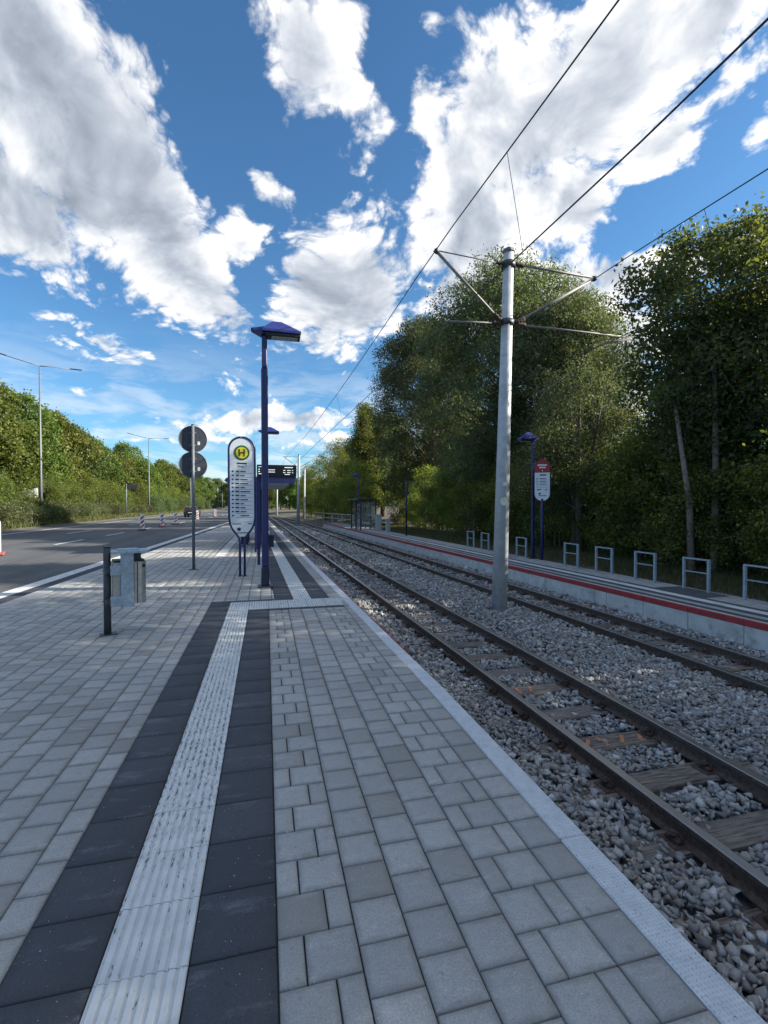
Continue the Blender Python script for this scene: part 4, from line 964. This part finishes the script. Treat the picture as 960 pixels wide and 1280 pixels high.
# ------------------------------------------------------------------ vegetation
def leaves(C, per, spread, size, asp, rng, up=.5, droop=0, fold=.25):
    """clump centres -> leaf quads; returns V, F, tone"""
    n = len(C) * per; P = np.repeat(C, per, 0) + rng.normal(size=(n, 3)) * spread * np.array([1, 1, .8])
    nr = rng.normal(size=(n, 3)); nr[:, 2] += up; nr /= np.linalg.norm(nr, axis=1)[:, None]
    a = rng.normal(size=(n, 3)); a[:, 2] -= droop; a -= nr * (a * nr).sum(1)[:, None]; a /= np.linalg.norm(a, axis=1)[:, None] + 1e-9
    b = np.cross(nr, a); L = size * rng.uniform(.6, 1.25, n)[:, None]; W = L * asp
    V = np.stack([P - a * L * .5, P + b * W * .5 + nr * W * fold * .3 - a * L * .06, P + a * L * .5 - nr * L * .08, P - b * W * .5 + nr * W * fold * .3 - a * L * .06], 1).reshape(-1, 3)
    Fq = np.arange(n * 4).reshape(-1, 4); cl = np.repeat(rng.uniform(0, 1, len(C)), per)
    tone = np.clip(.5 + (cl - .5) * .75 + rng.normal(0, .16, n), 0, .999); return V, Fq, tone
def crown_points(lobes, n, rng, shell=.45):
    """points spread over the outer part of a set of ellipsoid lobes"""
    vol = np.array([l[3] * l[4] + l[4] * l[5] + l[3] * l[5] for l in lobes]); k = rng.choice(len(lobes), n, p=vol / vol.sum())
    d = rng.normal(size=(n, 3)); d /= np.linalg.norm(d, axis=1)[:, None]; d[:, 2] = np.where((d[:, 2] < -.55), -d[:, 2], d[:, 2])
    r = rng.uniform(shell, 1.05, n)[:, None]; Lb = np.array(lobes); return Lb[k, :3] + d * r * Lb[k, 3:6]
def tree_data(h, rad, base_h, n_lobe, n_clump, per, spread, size, asp, seed, leaf, bark='bark', droop=0, shape='round', trunk_r=.18, stems=1, lobe_k=.34, up=.5):
    """returns (crown mesh, [wood meshes]) built about the tree's base"""
    rng = np.random.default_rng(seed); rd = random.Random(seed); lobes = []
    zc = (h + base_h) / 2; rz = (h - base_h) / 2
    for i in range(n_lobe):
        u = (i + .5) / n_lobe; zr = -1 + 2 * u
        if shape == 'cone': rr = (1 - u) ** .8 * .95 + .08
        elif shape == 'spread': rr = math.sqrt(max(0, 1 - (max(0, zr) ** 2))) * (.72 + .28 * u)
        else: rr = math.sqrt(max(.02, 1 - zr * zr)) * (1 if zr > 0 else .96)
        th = i * 2.399 + rd.uniform(-.5, .5); q = rr * rad * rd.uniform(.45, .78); lr = rad * lobe_k * rd.uniform(.75, 1.3) * (.65 if shape == 'cone' else 1)
        lobes.append((math.cos(th) * q, math.sin(th) * q, min(zc + zr * rz * .88, h - lr * .5), lr, lr, lr * rd.uniform(.75, 1.05)))
    C = crown_points(lobes, n_clump, rng, .72 if leaf == 'leaf_maple' else .45); C[:, 2] = np.maximum(C[:, 2], base_h * .6)
    V, Fq, T = leaves(C, per, spread, size, asp, rng, up, droop); crown = np_mesh('crown', V, Fq, leaf, T)
    tb = MB(); limbs = MB()
    for s in range(stems):
        ax = rd.uniform(-.6, .6) * (stems > 1); ay = rd.uniform(-.6, .6) * (stems > 1); tx, ty = rd.uniform(-.08, .08) * h + ax, rd.uniform(-.08, .08) * h + ay
        pts = [Vector((ax, ay, -.3)), Vector((ax + tx * .2, ay + ty * .1, h * .25)), Vector((tx * .6, ty * .5, h * .5)), Vector((tx, ty, h * .82))]
        tb.tube(pts, [trunk_r * 1.25, trunk_r, trunk_r * .7, trunk_r * .2], 8)
        for l in lobes[s::stems]:
            e = Vector(l[:3]); f = min(.8, max(.22, (e.z - rad * .45) / h)); 
            j = pts[1].lerp(pts[2], (f - .25) / .25) if f < .5 else pts[2].lerp(pts[3], (f - .5) / .32)
            mid = j.lerp(e, .55) + Vector((0, 0, rad * .06)); limbs.tube([j, mid, e], [trunk_r * .36 * (1.15 - f), trunk_r * .20, trunk_r * .05], 5, cap=False)
            for _ in range(3):
                d = Vector((rd.gauss(0, 1), rd.gauss(0, 1), rd.gauss(.2, .8))).normalized() * l[3] * .95; limbs.tube([mid.lerp(e, rd.uniform(.2, 1)), e + d], [trunk_r * .10, trunk_r * .025], 4, cap=False)
    return crown, tb.mesh(bark), limbs.mesh(bark)
def plant_tree(data, name, label, cat, loc, rz=0, sc_=1, group=None, leaf=None):
    t = empty(name, loc, rz); t.scale = (sc_, sc_, sc_) if not hasattr(sc_, '__len__') else sc_; tag(t, label, cat, group)
    cr_ = put('crown', data[0], t)
    if leaf: cr_.material_slots[0].link = 'OBJECT'; cr_.material_slots[0].material = MATS[leaf]
    put('trunk', data[1], t); put('limbs', data[2], t); return t
def PT(px, X): return (X, Y_at_X(px, X))
# the willows behind the far platform
wA = tree_data(16.0, 6.6, 1.0, 60, 5400, 28, .25, .19, .38, 11, 'leaf_willow', droop=.7, trunk_r=.32, lobe_k=.30)
wB = tree_data(16.8, 5.6, 1.0, 54, 4700, 28, .25, .20, .38, 12, 'leaf_willow', droop=.7, trunk_r=.30, lobe_k=.30)
wC = tree_data(7.2, 2.9, .5, 26, 1500, 26, .22, .125, .34, 13, 'leaf_willow', droop=.5, trunk_r=.12, stems=3, lobe_k=.32)
X, Y = PT(640, 15.0); plant_tree(wA, 'willow_tree', 'tallest broad willow tree rising behind the catenary mast', 'tree', (X, Y, -.1), .4)
X, Y = PT(535, 13.6); plant_tree(wB, 'willow_tree', 'dark tall willow left of the mast behind the far platform', 'tree', (X, Y, -.1), 1.0, 1.02)
X, Y = PT(705, 15.5); plant_tree(wB, 'willow_tree', 'willow shoulder tree right of the mast above the red-topped sign', 'tree', (X, Y, -.1), 2.2, .74)
X, Y = PT(725, 11.9); plant_tree(wC, 'young_willow', 'sunlit grey-green young willow just behind the red-topped sign', 'tree', (X, Y, -.15), .2)
X, Y = PT(615, 12.2); plant_tree(wC, 'young_willow', 'low bushy willow behind the hoop rails and mast', 'tree', (X, Y, -.15), 1.9, .82)
# the dark broad tree at the right
dA = tree_data(10.2, 3.1, 2.4, 30, 1700, 24, .20, .145, .55, 21, 'leaf_dark', 'bark_pale', trunk_r=.13, stems=2, lobe_k=.30, shape='round')
dB = tree_data(10.4, 4.4, 1.6, 34, 2300, 24, .30, .16, .55, 22, 'leaf_dark', trunk_r=.2, lobe_k=.31)
X, Y = PT(905, 12.6); plant_tree(dA, 'ash_tree', 'dark ash tree with two thin pale trunks behind the hoop rails', 'tree', (X, Y, -.1), .5, .95)
X, Y = PT(1000, 14.6); plant_tree(dB, 'ash_tree', 'spreading dark ash behind the twin-trunked ash tree', 'tree', (X, Y, -.1), 1.4, .80)
# trunks seen low among the bushes
for px, X, lean, hh in ((866, 11.0, -.35, 4.6), (893, 11.4, .12, 6.5)):
    Y = Y_at_X(px, X); b = MB(); b.tube([(0, 0, -.3), (lean * .3, 0, hh * .4), (lean * 1.2, .2, hh)], [.10, .08, .04], 8)
    t = empty('sapling', (X, Y, -.15)); tag(t, 'leaning bare sapling trunk left of the upright one behind hoop rails' if lean < 0 else 'upright bare sapling trunk beside the leaning one behind hoop rails', 'sapling'); b.build('trunk', 'bark_pale', t)
    cw = crown_points([(lean * 1.2, .2, hh, .7, .7, .6)], 90, RNG, .2); V, Fq, T = leaves(cw, 12, .16, .13, .5, RNG); put('crown', np_mesh('crown', V, Fq, 'leaf_dark', T), t)
# more of the same belt, back rows and towards the bend
bA = tree_data(11.5, 4.2, 1.0, 28, 2200, 22, .34, .24, .5, 31, 'leaf_dark', trunk_r=.22, lobe_k=.34)
bB = tree_data(12.5, 4.0, .8, 26, 900, 22, .36, .21, .45, 32, 'leaf_shrub', trunk_r=.22, lobe_k=.34)
bC = tree_data(14.0, 3.0, .8, 30, 900, 22, .34, .22, .45, 33, 'leaf_shrub', shape='cone', trunk_r=.2, lobe_k=.36)
belt = [(455, 11.2, bC, 1.0, 'pointed bright-topped tree beyond the far platform railing'), (425, 10.6, bB, .88, 'rounded green tree beyond the far platform railing'), (478, 14, bA, 1.10, 'dark tree just left of the tall dark willow'),
        (402, 11.5, bB, .90, 'tree at the outside of the track bend'), (385, 13.0, bA, .95, 'dark tree where the tracks bend away'), (368, 16, bB, .9, 'pale tree at the far end of the tracks'), (566, 19, bA, 1.05, 'dark tree in the second row behind the willows'),
        (790, 21, bB, .42, 'low tree in the gap between willow and ash'), (860, 21, bA, .5, 'back-row tree behind the pale sapling trunks'), (440, 17, bA, 1.15, 'tall dark tree behind the pointed bright-topped tree')]
for px, X, dt, s, lab in belt: plant_tree(dt, 'broadleaf_tree', lab, 'tree', (X, Y_at_X(px, X), -.1), random.uniform(0, 6), s)
for (x, y, dt, s) in ((14.6, 3.2, dB, 1.0), (14.4, -1.8, bA, 1.02), (14.8, -6.6, bA, 1.0), (14.5, -11.4, bB, .95)):
    plant_tree(dt, 'broadleaf_tree', 'leafy tree of the belt that goes on along the far platform', 'tree', (x, y, -.1), random.uniform(0, 6), s, 'tree belt beside the far platform')
bD = tree_data(16.5, 1.9, 1.0, 30, 1300, 22, .28, .2, .5, 34, 'leaf_dark', trunk_r=.18, lobe_k=.42)  # columnar tree out of view, added to shade the platform between sun streaks
plant_tree(bD, 'added_shade_tree', 'slender unseen tree added beyond the dark ashes to cast shade', 'tree', (24.0, 15.3, .1), .3)
# undergrowth
sA = tree_data(3.4, 1.8, .05, 18, 420, 22, .16, .115, .5, 41, 'leaf_shrub', trunk_r=.04, stems=3, lobe_k=.30)
sB = tree_data(2.6, 1.7, .05, 16, 400, 24, .17, .12, .55, 42, 'leaf_dark', trunk_r=.04, stems=3, lobe_k=.34)
sC = tree_data(4.9, 1.9, .1, 22, 460, 22, .17, .125, .45, 43, 'leaf_shrub', trunk_r=.05, stems=4, lobe_k=.28)
i = 0
for px in list(range(500, 980, 24)) + [1000, 1040, 1090, 1150]:
    for row in range(3):
        X = (12.2, 13.3, 14.8)[row] + random.uniform(-.5, .5); 
        for _ in range(3): Y = Y_at_X(px + (0, 11, 5)[row], X); 
        X2 = X + fx(Y) * .75; Y = Y_at_X(px + (0, 11, 5)[row], X2)
        dt = (sA, sB, sC)[(i * 7 + row) % 3] if row < 2 else sC; i += 1
        if row == 2 and i % 2: continue
        if row == 0 and dt is sC: dt = sB
        lab = {id(sA): 'leafy mid-green shrub in the undergrowth behind the far platform', id(sB): 'low dark shrub in the undergrowth behind the far platform', id(sC): 'tall loose shrub in the undergrowth behind the far platform'}[id(dt)]
        plant_tree(dt, 'shrub', lab, 'shrub', (X2, Y, -.2), random.uniform(0, 6), random.uniform(.62, 1.2), 'undergrowth behind the far platform')
for k, y in enumerate(range(40, 78, 3)):
    plant_tree((sA, sC)[k % 2], 'shrub', 'leafy shrub along the outside of the track bend', 'shrub', (9.4 + fx(y) * .85 + random.uniform(0, 1), y, -.2), random.uniform(0, 6), random.uniform(.9, 1.3), 'shrubs along the track bend')
# trees beyond the road
mA = tree_data(12.2, 5.0, .6, 24, 1437, 20, .30, .25, .8, 51, 'leaf_maple', trunk_r=.26, lobe_k=.29)
mB = tree_data(10.4, 4.6, .5, 24, 1322, 20, .30, .25, .8, 52, 'leaf_maple', trunk_r=.24, lobe_k=.29)
mC = tree_data(9.0, 4.2, .4, 24, 1207, 20, .30, .25, .8, 53, 'leaf_maple', trunk_r=.22, lobe_k=.29)
lt = [(-24, -22.8, mA, 1.0), (22, -23.6, mA, 1.02), (62, -23, mB, 1.04), (92, -23.6, mB, 1.0), (120, -23, mC, 1.06), (143, -23.5, mC, 1.08), (165, -23.5, mB, .95), (183, -23.5, mC, 1.1), (200, -24, mC, 1.15), (216, -24, mB, 1.05), (230, -24.5, mC, 1.3), (244, -25, mB, 1.2), (258, -25, mA, 1.05), (272, -23, mB, 1.25), (287, -20, mC, 1.5), (60, -31, mA, 1.1), (110, -32, mA, 1.1), (155, -33, mA, 1.15), (-60, -23, mA, 1.0), (-110, -23, mB, 1.0)]
LT = {-24: 'broad sunlit maple before the first double-armed street lamp', 22: 'tall sunlit maple over the red-brown hut', 62: 'sunlit maple right behind the tall double-armed street lamp', 143: 'maple behind the dark roadside sign board'}
for px, X, dt, s in lt: plant_tree(dt, 'roadside_tree', LT.get(px, 'sunlit green broadleaf tree in the row beyond the road'), 'tree', (X, Y_at_X(px, X), .5), random.uniform(0, 6), (s * random.uniform(.88, 1.0), s * random.uniform(.88, 1.0), s * random.uniform(.86, 1.08)), 'roadside trees beyond the road', random.choice(('leaf_maple', 'leaf_maple', 'leaf_maple_dark', 'leaf_olive')))
for px in range(-30, 250, 9):
    X = -20.6 + random.uniform(-.6, .6); plant_tree((sA, sC, sB)[px % 3], 'shrub', 'sunlit shrub at the foot of the roadside trees', 'shrub', (X, Y_at_X(px, X), .2), random.uniform(0, 6), random.uniform(.95, 1.45), 'shrubs beyond the road') if not 20 < px < 45 else None
for px in list(range(196, 300, 9)):
    X = -17.6; plant_tree(sB, 'hedge_bush', 'rounded hedge bush along the road edge by the distant lamps', 'shrub', (X, Y_at_X(px, X) if px < 290 else 210, .0), random.uniform(0, 6), random.uniform(.9, 1.2), 'hedge bushes along the road edge')
# trees that close the view where road and tracks bend away
for k, (px, Y) in enumerate(((292, 175), (304, 168), (316, 176), (328, 165), (340, 172), (351, 160), (362, 150), (374, 140), (386, 128), (298, 200), (322, 205), (345, 200))):
    p = at_Y(px, 640, Y); plant_tree((mB, mC, bB)[k % 3], 'distant_tree', 'small distant tree closing the view at the road end', 'tree', (p.x, Y, -.3), random.uniform(0, 6), .95, 'distant trees at the road end')
# grass: verge beyond the road and strip behind the far platform
def tufts(n, fxy, h, rng, wide=.012):
    P = fxy(n); ang = rng.uniform(0, 2 * np.pi, n); ln = rng.normal(0, .35, (n, 2)); hh = h * rng.uniform(.45, 1.3, n)
    d = np.stack([np.cos(ang), np.sin(ang), np.zeros(n)], -1) * wide; tip = np.stack([ln[:, 0] * hh, ln[:, 1] * hh, hh], -1)
    V = np.stack([P - d, P + d, P + tip * .6 + d * .7, P + tip], 1).reshape(-1, 3); return V, np.arange(n * 4).reshape(-1, 4), np.clip(rng.normal(.5, .22, n), 0, .999)
def verge(n):
    y = 14 + (RNG.random(n) ** 1.6) * 110; u = RNG.random(n); dx = -.30 - u * 4.5; return np.stack([-16.95 + .012 * y + dx, y, np.interp(-dx, [0, .35, 1.6, 4, 9], [-.1, .02, .12, .25, .6]) - .03], -1)
V, Fq, T = tufts(42000, verge, .42, RNG, .022); o = put('verge_grass', np_mesh('verge_grass', V, Fq, 'grass', T)); tag(o, 'dry tall grass on the verge along the far side of road', 'grass', kind='stuff')
def strip(n):
    y = -2 + (RNG.random(n) ** 1.3) * 50; dx = .04 + RNG.random(n) ** .8 * 2.6; x = FPB + np.array([bend(float(v), 1.7) for v in y]) + dx; return np.stack([x, y, np.interp(dx, [0, .8, 3], [-.24, -.20, -.1]) - .02], -1)
V, Fq, T = tufts(45000, strip, .17, RNG, .008); o = put('platform_grass', np_mesh('platform_grass', V, Fq, 'grass', T)); tag(o, 'short grass strip between the far platform and the undergrowth', 'grass', kind='stuff')
wd_ = tree_data(1.25, 1.1, .0, 12, 260, 22, .16, .13, .35, 61, 'weed', trunk_r=.02, stems=3, lobe_k=.45, up=1.0)
for px in range(-20, 200, 7):
    X = -18.3 + random.uniform(-.5, .5); plant_tree(wd_, 'weed_clump', 'knee-high weed clump on the verge beyond the road', 'weeds', (X, Y_at_X(px, X), .1), random.uniform(0, 6), random.uniform(.75, 1.35), 'weed clumps on the verge')
